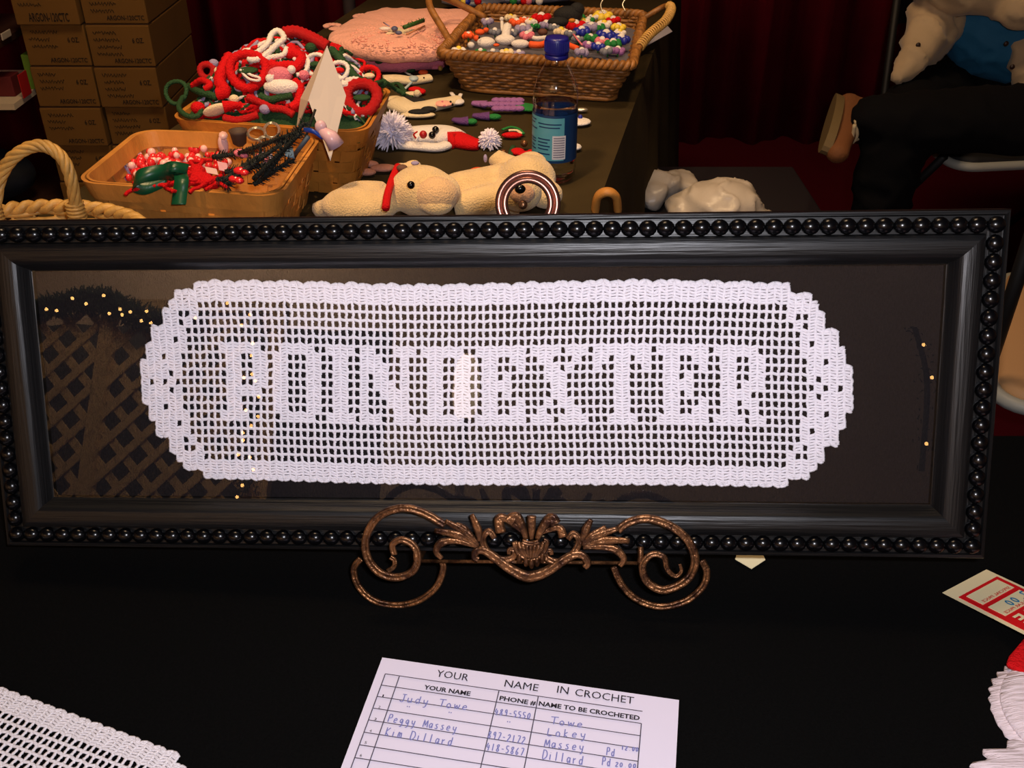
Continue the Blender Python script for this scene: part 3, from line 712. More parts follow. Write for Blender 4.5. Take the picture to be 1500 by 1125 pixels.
# tray foot and handles
b = MB(); b.tube(smooth_path([mpT(x, y, TZ+.006, .83) for x, y in resample(rrect(wT, dT, .02), 24)], 3, True), .005, 6, closed=True); b.build('foot_rim', M_WICKER, wt)
hl = smooth_path([pz(712, 26, .818), py(655, -2, 2.15), py(632, -6, 2.08), py(630, 10, 2.03), py(650, 45, 1.98), pz(662, 66, .818)], 8)
MB().tube(hl, .0068, 10).build('handle', M_WICKER, wt)
hr = smooth_path([pz(932, 76, .818), py(950, 52, 1.94), py(975, 30, 2.0), py(983, 12, 2.1), py(972, 10, 2.15), pz(938, 30, .818)], 10)
hro = MB().tube(hr, .006, 10).build('handle', M_WICKER, wt)
wr = MB(); 
for i in range(4, len(hr)-16, 1):
    p = hr[i]; t_ = (hr[i+1]-hr[i-1]).normalized(); nn = t_.orthogonal().normalized(); bb = t_.cross(nn)
    wr.tube([p+nn*math.cos(a)*.008+bb*math.sin(a)*.008 for a in [2*PI*k/10 for k in range(10)]], .0022, 5, closed=True)
wr.build('handle_wrap', M_WILLOW, hro)
# small round basket with arched handle, left front
g0 = pz(58, 345, .815); hw, hd = .125, .085; rot = math.radians(-8)
def gq(x, y): return g0+V((x*math.cos(rot)-y*math.sin(rot), x*math.sin(rot)+y*math.cos(rot), 0))
hb, mpH, wH, dH = weave_basket('handled_basket', 'small oval pale willow basket with tall arched handle at left', [gq(-hw, -hd), gq(hw, -hd), gq(hw, hd), gq(-hw, hd)], .812, M_WILLOW, 9, .8, rad=.0036, round_=True, wf=14, N=112, wob=.003)
hp0, hp1 = py(112, 312, g0.y+.01), py(-8, 318, g0.y-.01)
arch = [hp1-V((0, 0, .02)), hp1, py(0, 262, g0.y), py(22, 228, g0.y), py(58, 213, g0.y), py(88, 228, g0.y), py(104, 262, g0.y), hp0, hp0-V((0, 0, .03))]
ar = smooth_path(arch, 10)
for k in range(5):
    pts = []
    for i, p in enumerate(ar):
        t_ = (ar[min(i+1, len(ar)-1)]-ar[max(i-1, 0)]).normalized(); nn = V((0, 1, 0)); nn = (nn-t_*nn.dot(t_)).normalized(); bb = t_.cross(nn); a = i*.32+2*PI*k/5
        pts.append(p+nn*math.cos(a)*.0042+bb*math.sin(a)*.0042)
    MB().tube(pts, .0034, 6).build('handle_strand', M_WILLOW, hb)
for hp_ in (hp0, hp1):
    b = MB()
    for k in range(5): b.tube([hp_+V((math.cos(a)*.0095, math.sin(a)*.0085, .012-k*.0045)) for a in [2*PI*j/12 for j in range(12)]], .0022, 5, closed=True)
    b.build('handle_binding', M_WILLOW, hb)

# ------------------------------------------------------------------ cardboard boxes
def carton(x0, y0, z0, w, d_, h, label, big=False, scr=0, rotz=0):
    t = thing('cardboard_box', label, 'box', (x0+w/2, y0+d_/2, z0), 'cartons stacked by the drape')
    ct = MB().box((x0+w/2, y0+d_/2, z0+h/2), (w-.004, d_, h-.003)).build('carton', M_CARD, t, smooth=False, bevel=.003)
    MB().box((x0+w/2, y0+.02, z0+h-.0006), (w*.98, .03, .0012)).build('tape', M_CARDDK, t, smooth=False)
    yy = y0-.0012
    text('ARGON-120CTC', (x0+w*(.22 if big else .36), yy, z0+h*.1), (1, 0, 0), (0, 0, 1), w*(.62 if big else .58), ct, M_INKD, 'printed_text', .02, height=h*(.2 if big else .11))
    if not big: text('6 OZ.', (x0+w*.70, yy, z0+h*.58), (1, 0, 0), (0, 0, 1), w*.18, ct, M_INKD, 'printed_text', .02, height=h*.12)
    r_ = random.Random(scr); b = MB()
    for k in range(3+scr % 2):
        zz = z0+h*(.82-.17*k); x = x0+w*(.1+.05*r_.random()); pts = []
        n_ = int(18+10*r_.random())
        for i in range(n_):
            pts.append((x+w*.016*i, yy, zz+h*.045*math.sin(i*2.2+r_.random()*1.5)))
        b.tube(pts, .0009, 4)
    b.build('marker_scrawl', M_INKD, ct, smooth=False)
bx0 = py(22, 30, 3.0).x; BW = (py(213, 30, 3.0).x-bx0)/2
top_b = [py(150, y, 3.0).z for y in (-22, 31, 89, 145, 197, 245)]
zs_ = [z for z in top_b]
ordn = ['at the top', 'in the second row', 'in the third row', 'in the fourth row', 'in the fifth row', 'in the sixth row']
hgt = sum(zs_[i]-zs_[i+1] for i in range(5))/5
ztop = zs_[1]+hgt
kk = int(ztop/hgt); hgt = ztop/kk if abs(ztop/kk-hgt) < .02 else hgt
for r in range(int(round(ztop/hgt))):
    zb = ztop-hgt*(r+1)
    for c in range(2):
        rowname = ['uppermost', 'second', 'third', 'fourth', 'fifth', 'sixth', 'seventh', 'eighth'][r]
        carton(bx0+c*BW+.004*((r*3+c) % 3), 3.0+.008*((r*5+c*2) % 3), zb, BW, .40, hgt, 'brown printed carton in the %s row of the %s column of stacked boxes' % (rowname, ('left', 'right')[c]), big=(r == 0 and c == 0), scr=r*2+c)
# shelf unit at far left
shx0, shx1 = -2.1, bx0-.03
sh_ = thing('shelf_unit', 'dark wooden shelf unit beside the stacked cartons at the left edge', 'shelf', ((shx0+shx1)/2, 3.05, 0))
M_DKWOOD = mat('dark_brown_wood', (52, 28, 14), .6, bump=.2, bscale=60)
MB().box((shx1, 3.27, .5), (.025, .03, 1.0)).build('side_post', M_DKWOOD, sh_, smooth=False)
MB().box((shx0, 3.27, .5), (.025, .03, 1.0)).build('side_post', M_DKWOOD, sh_, smooth=False)
zsh = [.03, py(30, 142, 2.92).z-.03, py(20, 62, 2.92).z-.01, .78]
for z in zsh: MB().box(((shx0+shx1)/2, 3.1, z), (shx1-shx0, .36, .018)).build('shelf_board', M_DKWOOD if z != zsh[1] else M_CREAM, sh_, smooth=False)
items = [((0, 50), (28, 58), (200, 190, 170), 'cream folded cloth on the upper shelf'), ((0, 85), (16, 94), (110, 150, 40), 'lime green packet on the lower shelf'), ((14, 88), (30, 98), (170, 150, 40), 'mustard packet on the lower shelf'),
         ((14, 98), (48, 118), (190, 20, 20), 'bright red box on the lower shelf'), ((-30, 96), (8, 132), (100, 20, 24), 'dark red box at the far end of the lower shelf')]
for i, (a, b_, c, lb) in enumerate(items):
    p0, p1 = py(*a, 2.94), py(*b_, 2.94)
    base = zsh[1]+.009 if i else zsh[2]+.009
    hh = {0: .02, 1: .105, 2: .085, 3: .07, 4: .06}[i]
    xx0, xx1 = min(p0.x, p1.x), max(p0.x, p1.x)
    dd = [-.05, .075, .075, -.02, .0][i]; xx1 = min(xx1, shx1+.01)
    tag(MB().box(((xx0+xx1)/2, 3.02+dd, base+hh/2), (xx1-xx0, .06, hh)).build('folded_cloth' if i == 0 else 'craft_box', mat('shelf_item_%d' % i, c, .7), smooth=False, bevel=.003), lb, 'box' if i else 'cloth')
b = MB().ell((shx1-.22, 3.06, .13), (.16, .10, .085)).ell((shx1-.30, 3.04, .2), (.1, .08, .06))
tag(remesh(b.build('cloth_bundle', mat('navy_cloth', (20, 28, 44), .8, bump=.5, bscale=20)), .012), 'dark navy bundle of cloth under the lower shelf', 'cloth')

# upright pole of the drape
tag(MB().tube([(-.555, 3.55, 0), (-.555, 3.55, 3.3)], .022, 12).build('drape_pole', mat('dull_aluminium', (170, 165, 155), .4, .6)), 'grey metal upright pole in front of the maroon drape', 'pole')

# ------------------------------------------------------------------ heap of crochet ornaments in basket B
cB = sum([mpB(x, y, .84) for x, y in ((-wB/2, -dB/2), (wB/2, -dB/2), (wB/2, dB/2), (-wB/2, dB/2))], V((0, 0, 0)))/4
def mound(x, y):
    a = (x-cB.x)/(wB*.56); b_ = (y-cB.y)/(dB*.60)
    return .838+.095*max(0, 1-a*a)*max(0, 1-(b_*.9-.35)**2)
def hp(x, y, lift=0):
    d_ = ray(x, y); s = 1.2
    while s < 3:
        p = C0+d_*s
        if p.z <= mound(p.x, p.y)+lift or p.y > cB.y+dB*.55: break
        s += .003
    return p
def mk(col): return {'red': M_RED, 'tinsel': M_REDG, 'green': M_GREEN, 'white': M_WHITE, 'cream': M_CREAM, 'pink': M_PINKR, 'lav': M_LAV}[col]
b = MB(); rnd = random.Random(5); cols3 = {'red': MB(), 'green': MB(), 'white': MB(), 'lav': MB()}
n = 18; vs = []; fs = []
for i in range(n+1):
    for j in range(n+1):
        x = (i/n-.5)*wB*.93; y = (j/n-.5)*dB*.93; p = mpB(x, y, 0); vs.append(V((p.x, p.y, mound(p.x, p.y)-.010)))
for i in range(n):
    for j in range(n): fs.append((i*(n+1)+j, (i+1)*(n+1)+j, (i+1)*(n+1)+j+1, i*(n+1)+j+1))
heap = thing('yarn_heap', 'tangle of red, green and white yarn filling the square basket', 'yarn', (cB.x, cB.y, .83)); heap['kind'] = 'stuff'
MB().add(vs, fs).build('yarn_bed', M_GREEN, heap)['kind'] = 'stuff'
for k in range(230):
    x = rnd.uniform(-.46, .46)*wB; y = rnd.uniform(-.48, .48)*dB; p = mpB(x, y, 0); a = rnd.uniform(0, PI*2); pts = []
    for i in range(9):
        a += rnd.uniform(-.7, .9); p = p+V((math.cos(a), math.sin(a), 0))*.008; p = V((cB.x+max(-.43*wB, min(.43*wB, p.x-cB.x)), cB.y+max(-.33*dB, min(.42*dB, p.y-cB.y)), 0))
        pts.append(V((p.x, p.y, mound(p.x, p.y)-.003+.004*math.sin(i+k))))
    cols3[rnd.choice(['red', 'red', 'red', 'green', 'green', 'white', 'lav'])].tube(pts, rnd.uniform(.002, .0038), 6)
for c, bb in cols3.items(): o = bb.build('yarn_strands', mk(c), heap); o['kind'] = 'stuff'
GR = 'crochet ornaments heaped in the square basket'
def ring_orn(x, y, rx, col, label, r=.0045, tilt=.6, inner=None, lift=.008, name='crochet_ring'):
    c = hp(x, y, lift); sc_ = c.y/1.0*1.05/FPX*1.0; R = rx*(c-C0).length/FPX
    nrm = V((rnd.uniform(-.3, .3), -math.sin(tilt), math.cos(tilt))).normalized(); u = nrm.orthogonal().normalized(); u = V((1, 0, 0)); u = (u-nrm*u.dot(nrm)).normalized(); w = nrm.cross(u)
    t = thing(name, label, 'crochet ornament', c, GR)
    N = 40; MB().tube([c+(u*math.cos(a)+w*math.sin(a))*(R*(1+.04*math.sin(a*3))) for a in [2*PI*i/N for i in range(N)]], [r*(1+.22*(i % 2)) for i in range(N)], 8, closed=True).build('ring', mk(col), t)
    if inner: MB().ell(c, (R*.6, R*.5, .004), 14, 8).build('centre', mk(inner), t)
    return t
ring_orn(258, 135, 15, 'green', 'dark green tinsel loop sticking out at the left of the heap', r=.003, tilt=1.0, lift=.02)
ring_orn(303, 104, 9, 'tinsel', 'small red crochet ring at the upper left of the heap', tilt=1.2, lift=.012)
ring_orn(363, 103, 24, 'red', 'large red crochet ring with green centre in the middle of the heap', r=.0060, inner='green', tilt=.9, lift=.016)
ring_orn(530, 143, 21, 'tinsel', 'thick red tinsel ring hanging at the right rim of the heap', r=.0075, tilt=.9, inner='green', lift=.010)
ring_orn(541, 111, 13, 'red', 'small red ring with cream centre at the back right of the heap', r=.0035, inner='cream', tilt=.9)
ring_orn(497, 103, 12, 'white', 'white crochet ring with red centre behind the white card', r=.003, inner='red', tilt=.9)
ring_orn(462, 94, 14, 'white', 'white crochet loop with green centre above the white card', r=.0028, inner='green', tilt=1.0, lift=.014)
ring_orn(405, 110, 12, 'tinsel', 'thin red loop round a white bobble in the heap', r=.0022, inner='white', tilt=1.0, lift=.016)
def strand(pts, r, col, label, lift=.012, name='crochet_strand', closed=False):
    P_ = smooth_path([hp(x, y, lift) for x, y in pts], 6, closed)
    o = MB().tube(P_, [r*(1+.18*(i % 2)) for i in range(len(P_))], 7, closed=closed).build(name, mk(col)); return tag(o, label, 'crochet ornament', GR)
strand([(366, 84), (378, 76), (392, 64), (398, 50), (408, 45), (416, 56), (405, 66), (392, 78), (380, 86), (368, 88)], .0040, 'white', 'long white crochet loop lying on top of the heap', .022, closed=True)
strand([(382, 88), (398, 84), (415, 80), (420, 70)], .0035, 'white', 'white crochet strand below the top white loop', .018)
strand([(415, 48), (432, 46), (450, 52), (466, 60), (480, 68)], .0080, 'tinsel', 'long red tinsel strip at the crest of the heap', .014)
strand([(484, 72), (498, 86), (510, 100), (524, 116), (545, 122)], .0060, 'green', 'dark green strip running down the right of the heap', .012)
strand([(338, 82), (328, 100), (322, 120), (330, 134), (318, 138)], .0085, 'red', 'red crochet stocking at the left of the heap', .014, 'crochet_stocking')
strand([(352, 102), (358, 110), (366, 116), (378, 118), (380, 114), (368, 110), (356, 103)], .0018, 'white', 'thin white cord looped over the big red ring', .026)
strand([(328, 172), (345, 176), (362, 173), (378, 168)], .0050, 'tinsel', 'red tinsel strand along the front rim of the basket', .010)
strand([(362, 142), (382, 150), (398, 158), (415, 160), (430, 168)], .0050, 'tinsel', 'red tinsel strand behind the white card base', .012)
strand([(425, 68), (432, 78), (442, 84), (436, 96), (425, 102)], .0070, 'red', 'crumpled red crochet scrap right of the long white loop', .012)
strand([(380, 140), (395, 146), (410, 143), (428, 139)], .0050, 'green', 'green scrap below the pink and white hat', .012)
strand([(276, 126), (290, 134), (305, 138), (318, 143)], .0050, 'green', 'dark green strand across the left of the heap', .010)
strand([(268, 142), (262, 158), (275, 170), (292, 168), (296, 150)], .0036, 'green', 'dark green frame-shaped loop at the left rim', .012)
strand([(430, 88), (444, 80), (452, 92), (446, 106), (434, 110)], .0030, 'white', 'white crochet scrap left of the white card', .012)
strand([(508, 120), (520, 118), (535, 124), (542, 128)], .0055, 'white', 'fluffy white strand above the big red tinsel ring', .012)
strand([(545, 124), (560, 120), (570, 124), (582, 132), (592, 138)], .0035, 'green', 'dark green cord trailing off the right of the heap', .014)
strand([(430, 118), (440, 130), (436, 150), (425, 158)], .0060, 'red', 'folded red scrap touching the white card', .012)
strand([(395, 92), (405, 98), (420, 96), (432, 98)], .0070, 'red', 'red brim above the white bobbles', .010)
strand([(282, 126), (295, 118), (308, 124), (300, 131)], .0045, 'red', 'red and cream fold at the left of the heap', .016)
def santa(x, y, sc_, label, ang=0, face=M_CREAM):
    c = hp(x, y, .014); t = thing('santa_ornament', label, 'crochet ornament', c, GR)
    Mx = Matrix.Rotation(ang, 3, 'Y') @ Matrix.Rotation(-.75, 3, 'X')
    def w(a, b_, h=0): return c+Mx.transposed().transposed() @ V((a*sc_, b_*sc_, h))
    MB().ell(c, (.019*sc_, .012*sc_, .006), 16, 9, Mx).build('face', face, t)
    MB().ell(w(.006, 0, .006), .0022*sc_, 8, 6).build('nose', M_RED, t)
    MB().tube(smooth_path([w(.012, 0), w(.022, .004), w(.032, .012), w(.036, .02)], 4), [.009*sc_*(1-i/14) for i in range(13)], 8).build('hat', M_RED, t)
    MB().ell(w(.020, .015, .006), .006*sc_, 10, 7).build('pompom', M_WHITE, t)
    return t
santa(316, 161, 1.05, 'cream crochet santa face with red hat at the front rim of the basket', -.35)
t = thing('hat_ornament', 'pink and white crochet hat with bobbles near the middle of the heap', 'crochet ornament', hp(412, 120, .01), GR)
c = hp(412, 127, .014); MB().ell(c, (.026, .012, .011), 18, 9).build('brim', M_WHITE, t)
MB().ell(hp(410, 110, .02), (.018, .010, .012), 14, 8).build('crown', M_PINKR, t)
for x, y in ((403, 110), (427, 102), (395, 115)): MB().ell(hp(x, y, .024), .0062, 10, 7).build('bobble', M_WHITE, t)
for i, (x, y, r, col, lb) in enumerate(((313, 93, 7, 'lav', 'grey lavender bobble at the upper left of the heap'), (321, 104, 7, 'cream', 'cream bobble below the lavender one'), (343, 145, 7, 'cream', 'cream bobble above the santa face'), (425, 78, 9, 'red', 'round red bobble right of the white loop'),
                                     (505, 124, 7, 'white', 'white bobble right of the white card'), (560, 122, 8, 'green', 'dark green ball at the right end of the heap'), (290, 158, 10, 'red', 'red lozenge in the green loop at the left rim'), (388, 160, 8, 'lav', 'blue grey bow at the front rim'),
                                     (350, 128, 7, 'lav', 'lavender scrap under the big red ring'), (480, 128, 9, 'red', 'red scrap behind the white card'), (455, 70, 8, 'green', 'green scrap under the crest of the heap'), (470, 80, 7, 'red', 'red disc just left of the green strip'), (445, 110, 8, 'pink', 'rose scrap left of the white card'))):
    c = hp(x, y, .012); R = r*(c-C0).length/FPX; b = MB()
    b.ell(c, (R, R*.8, R*.85), 12, 8); tag(b.build('bobble', mk(col)), lb, 'crochet ornament', GR)
strand([(522, 170), (530, 176), (540, 186), (545, 178), (538, 168)], .0016, 'green', 'thin green cord loop hanging outside the basket', .0)

# white folded price card standing at the corner of the baskets
pc = thing('folded_card', 'tall white folded card standing on its point between the two splint baskets', 'card', py(484, 236, 1.30))
f4 = [py(479, 67, 1.36), py(507, 140, 1.34), py(484, 236, 1.30), py(452, 147, 1.33)]
MB().prism(f4[::-1], .0012).build('front_leaf', M_CREAMPAPER, pc, smooth=False)
f5 = [py(479, 67, 1.362), py(451, 148, 1.332), py(434, 188, 1.40), py(440, 144, 1.42)]
MB().prism(f5[::-1], .0012).build('back_leaf', M_CREAMPAPER, pc, smooth=False)

# ------------------------------------------------------------------ contents of basket A
def ap(x, y, z=.80): return pz(x, y, z)
MB().add([mpA(x, y, .775, .93) for x, y in resample(rrect(wA, dA, .03), 48)], [tuple(range(48))])
ga = thing('bead_garland', 'heap of red and clear glass bead garland in the tan basket', 'bead garland', ap(250, 235, .77))
rnd = random.Random(21)
bp_ = [MB().ell((0, 0, 0), .0052, 10, 7).build('bead', m_, ga, local=True) for m_ in (M_REDBEAD, M_CLEARBEAD)]
first = [True, True]
for i in range(250):
    x = rnd.uniform(188, 335); y = 212+abs(x-290)*.14+rnd.uniform(0, 34); z = .80+rnd.uniform(-.016, .012)
    if x > 285 and rnd.random() < .4: y = rnd.uniform(203, 225)
    k = 0 if rnd.random() < .7 else 1; o = bp_[k]
    if not first[k]: o = o.copy(); COL.objects.link(o); o.parent = ga
    first[k] = False; o.location = ap(x, y, z)-ga.location; o.scale = [rnd.uniform(.8, 1.25)]*3
yb = thing('yarn_ball', 'cream and lavender yarn ball at the left end of the tan basket', 'yarn ball', ap(170, 258, .775))
cy = ap(168, 254, .795); b1, b2 = MB(), MB()
for k in range(16):
    ax = V((rnd.gauss(0, 1), rnd.gauss(0, 1), rnd.gauss(0, 1))).normalized(); u = ax.orthogonal().normalized(); w = ax.cross(u)
    (b1 if k % 2 else b2).tube([cy+(u*math.cos(a)+w*math.sin(a))*.0215 for a in [2*PI*j/24 for j in range(24)]], .0042, 6, closed=True)
MB().ell(cy, .021, 18, 12).build('core', M_LAV, yb); b1.build('yarn_wrap', M_CREAM, yb); b2.build('yarn_wrap', M_LAV, yb)
def ribbon(pts, w, m, name, parent, wdir):
    P_ = smooth_path(pts, 6); wd_ = V(wdir).normalized(); vs = []
    for p in P_: vs += [p-wd_*w/2, p+wd_*w/2]
    o = MB().add(vs, [(2*i, 2*i+1, 2*i+3, 2*i+2) for i in range(len(P_)-1)]).build(name, m, parent); s = o.modifiers.new('s', 'SOLIDIFY'); s.thickness = .0008; return o
rb = thing('ribbon_bow', 'dark green ribbon bow with red mesh lying over the tan basket rim', 'bow', ap(250, 262, .83))
ribbon([ap(262, 255, .845), ap(240, 252, .862), ap(205, 258, .862), ap(196, 268, .845), ap(215, 274, .838), ap(245, 262, .845)], .020, M_RIBBON, 'bow_loop', rb, (.2, .5, .8))
ribbon([ap(262, 250, .850), ap(266, 262, .850), py(264, 282, 1.165), py(262, 300, 1.155)], .018, M_RIBBON, 'ribbon_tail', rb, (1, 0, 0))
ribbon([ap(235, 250, .845), ap(250, 244, .862), ap(275, 248, .855)], .014, M_RIBBON, 'ribbon_tail', rb, (.1, .6, .6))
b = MB()
for k in range(26):
    a = rnd.uniform(0, 2*PI); p = ap(rnd.uniform(228, 255) if k < 10 else rnd.uniform(272, 312), rnd.uniform(246, 274), .838); pts = [p]
    for i in range(6): a += rnd.uniform(-1, 1); pts.append(pts[-1]+V((math.cos(a)*.008, math.sin(a)*.006, rnd.uniform(-.003, .003))))
    b.tube(smooth_path(pts, 3), .0026, 5)
b.build('red_mesh', M_RED, rb)
rc_ = thing('red_crochet_scrap', 'crumpled red crochet piece beside the green bow in the tan basket', 'crochet ornament', ap(292, 262, .83))
b = MB().ell(ap(290, 262, .838), (.020, .012, .010)).ell(ap(308, 270, .834), (.015, .009, .007)).ell(ap(289, 250, .842), (.010, .010, .009)); remesh(b.build('crochet', M_RED, rc_), .003, 1)
# pine spray with dark sprigs reaching up to the card
ps = thing('pine_spray', 'dark artificial pine spray slanting across the right of the tan basket', 'greenery', ap(400, 250, .83))
for (x0, y0, x1, y1, zz0, zz1) in ((312, 230, 372, 222, .845, .86), (322, 268, 385, 225, .84, .875), (340, 262, 420, 205, .85, .90), (372, 262, 440, 195, .85, .92), (330, 252, 400, 240, .85, .86), (385, 262, 445, 180, .85, .93), (372, 270, 425, 235, .84, .87), (350, 225, 440, 192, .86, .92), (318, 262, 335, 272, .845, .84)):
    p0, p1 = pz(x0, y0, zz0), pz(x1, y1, zz1); b = MB(); N = 14
    b.tube([p0.lerp(p1, i/N) for i in range(N+1)], [.0034*(1-.3*i/N) for i in range(N+1)], 6)
    dr = (p1-p0).normalized(); u = dr.orthogonal().normalized(); w = dr.cross(u)
    for i in range(110):
        p = p0.lerp(p1, rnd.random()); a = rnd.uniform(0, 2*PI); q2 = p+(u*math.cos(a)+w*math.sin(a))*.0075+dr*.006
        b.tube([p, q2], [.0009, .0004], 3)
    b.build('sprig', M_PINE, ps)
for i, (x, y, z) in enumerate(((352, 224, .86), (352, 250, .86), (383, 230, .868), (345, 262, .85))):
    tag(MB().ell(pz(x, y, z), (.009, .006, .005), 10, 7).ell(pz(x+6, y+3, z), (.006, .005, .004), 8, 6).build('berry_pick', M_REDBEAD if i % 2 else M_PINKR), ['rose', 'red', 'rose', 'red'][i]+' berry pick on the pine spray, '+['nearest the silver bow', 'at its middle', 'high up the spray', 'at its lower end'][i], 'berry')
for i, (a, b_, z, lb, c) in enumerate((((318, 236), (332, 252), .85, 'pale pink paper label tucked in the pine spray', (224, 170, 190)), ((383, 222), (398, 246), .86, 'lavender paper label among the dark sprigs', (150, 146, 190)), ((300, 244), (316, 256), .845, 'pale folded label next to the red scrap', (232, 200, 200)), ((415, 212), (428, 232), .875, 'blue grey slip at the upper end of the spray', (90, 120, 160)))):
    p = [pz(a[0], a[1], z), pz(b_[0], a[1]+3, z+.004), pz(b_[0]+3, b_[1], z), pz(a[0]+3, b_[1]-3, z-.004)]
    tag(MB().prism(p[::-1], .001).build('paper_label', mat('label_%d' % i, c, .6), smooth=False), lb, 'label')
sb = thing('wire_bow', 'glittering silver wire bow behind the pine spray', 'bow', pz(388, 200, .86))
for cx, cy_, rx, ry in ((376, 196, 14, 10), (398, 191, 12, 12), (388, 205, 10, 6)):
    for k in range(3):
        MB().tube([pz(cx+(rx-k)*math.cos(a), cy_+(ry-k)*math.sin(a), .868+.004*k) for a in [2*PI*i/20 for i in range(20)]], .0011, 5, closed=True).build('wire_loop', M_SILVER, sb)
tag(MB().lathe([(.004, 0), (.009, .004), (.011, .018), (.0125, .022), (.010, .022), (.008, .006)], pz(352, 214, .85), 16).build('brown_pot', mat('brown_bark', (70, 50, 40), .7)), 'small brown bell-shaped pot left of the silver bow', 'pot')
cc = thing('candle_pick', 'pink wrapped sweet standing up at the back of the tan basket', 'sweet', pz(327, 222, .83))
MB().ell(pz(327, 212, .85), (.007, .006, .014)).build('sweet', M_CLEARBEAD, cc)
MB().tube([pz(327, 204, .858), pz(327, 198, .866)], [.002, .006], 8).build('wrapper_twist', M_CLEARBEAD, cc)
bl = thing('snowman_pick', 'small blue and clear wrapped pick in front of the white card', 'craft pick', pz(470, 215, .85))
ribbon([py(445, 190, 1.28), py(458, 192, 1.27), py(470, 200, 1.27), py(477, 201, 1.27)], .006, mat('royal_blue_ribbon', (20, 60, 160), .4), 'blue_ribbon', bl, (0, .3, 1))
MB().ell(py(470, 186, 1.275), (.008, .006, .009)).build('pick_head', mat('clear_pink_film', (214, 176, 190), .3), bl)
MB().tube([py(470, 190, 1.275), py(484, 200, 1.27), py(493, 214, 1.27)], [.006, .010, .012], 8).build('film_skirt', MATS['clear_pink_film'], bl)
MB().tube([py(432, 226, 1.28), py(452, 200, 1.275)], .003, 6).build('stick', mat('slate_blue_stick', (60, 76, 96), .6), bl)
tag(MB().tube([py(428, 238, 1.30), py(448, 200, 1.29), py(462, 160, 1.30)], .0018, 6).build('twig', M_BLACK), 'thin black twig leaning up against the white card', 'twig')

# ------------------------------------------------------------------ contents of wicker tray
def tp2(x, y, z=.83): return pz(x, y, z-.012)
GT = 'craft pins in the wicker tray'
def blobthing(name, label, cat, group, partsl, loc):
    t = thing(name, label, cat, loc, group)
    for nm, m_, shp in partsl:
        b = MB()
        for s_ in shp:
            if s_[0] == 'e': b.ell(s_[1], s_[2], 12, 8)
            else: b.tube(smooth_path(s_[1], 4), s_[2], 7)
        b.build(nm, m_, t)
    return t
T2 = tp2
MB_fill = MB().add([mpT(x, y, .794, .94) for x, y in resample(rrect(wT, dT, .02), 48)], [tuple(range(48))])
tag(MB_fill.build('tray_liner', mat('grey_liner', (88, 84, 96), .8), smooth=False), 'grey cloth liner under the pins in the wicker tray', 'cloth')
blobthing('chick_pin', 'white felt hen pin with red comb at the left of the wicker tray', 'pin', GT, [('body', M_WHITE, [('e', T2(712, 62), (.018, .014, .010)), ('e', T2(690, 66), (.007, .006, .006))]), ('comb', M_ORANGE, [('e', T2(703, 47), (.010, .007, .006)), ('e', T2(698, 56), (.006, .006, .006)), ('e', T2(712, 44), (.006, .005, .005))]), ('eye', M_SHINY, [('e', T2(702, 55, .842), .0022)])], T2(705, 66, .80))
blobthing('dove_pin', 'white bird pin with spread tail in the left middle of the tray', 'pin', GT, [('body', M_WHITE, [('e', T2(740, 58), (.020, .014, .010)), ('e', T2(762, 64), (.018, .010, .008))]), ('tail', M_WHITE, [('t', [T2(740, 58), T2(742, 44, .845), T2(744, 38, .85)], [.009]*8+[.004])]), ('beak', M_ORANGE, [('e', T2(727, 66, .836), (.006, .004, .003))])], T2(745, 66, .80))
blobthing('candy_stick', 'white stick pin with rounded top at the back left of the tray', 'pin', GT, [('stick', M_WHITE, [('t', [T2(736, 46, .83), T2(735, 30, .845)], .0035), ('e', T2(735, 28, .848), .0045)])], T2(736, 48, .80))
blobthing('carrot_pin', 'orange felt carrot with white body left of the bottle cap', 'pin', GT, [('carrot', M_ORANGE, [('t', [T2(776, 65), T2(790, 66), T2(798, 64)], .0065)]), ('body', M_CREAM, [('e', T2(812, 58, .84), (.020, .008, .008))])], T2(790, 68, .80))
blobthing('carrot_pin', 'orange felt stick right of the bottle cap', 'pin', GT, [('carrot', M_ORANGE, [('t', [T2(826, 62), T2(836, 67), T2(846, 71)], .0055)])], T2(835, 70, .80))
blobthing('crow_pin', 'fluffy black felt crow at the back of the wicker tray', 'pin', GT, [('body', M_BLACK, [('e', T2(832, 22, .85), (.030, .018, .018)), ('e', T2(818, 32, .84), (.022, .014, .010)), ('e', T2(845, 14, .86), (.016, .014, .014))]), ('beak', mat('ochre_felt', (190, 120, 30), .7), [('e', T2(838, 30, .858), (.007, .005, .004))])], T2(832, 34, .80))
blobthing('bell_pin', 'brown and white beaded ornament at the middle of the tray', 'pin', GT, [('dome', mat('brown_felt', (90, 50, 34), .7), [('e', T2(795, 47), (.010, .008, .007))]), ('rim', M_WHITE, [('t', [T2(778, 42), T2(776, 50), T2(784, 56), T2(800, 55)], .0042)])], T2(790, 55, .80))
pcol = {'orange': M_ORANGE, 'red': M_RED, 'green': M_GREENL, 'yellow': M_YELLOW, 'blue': M_BLUE, 'white': M_WHITE, 'pink': M_PINKR, 'lavender': M_LAV, 'purple': M_PURPLE, 'grey': mat('grey_felt', (110, 112, 126), .7), 'tan': M_CREAM}
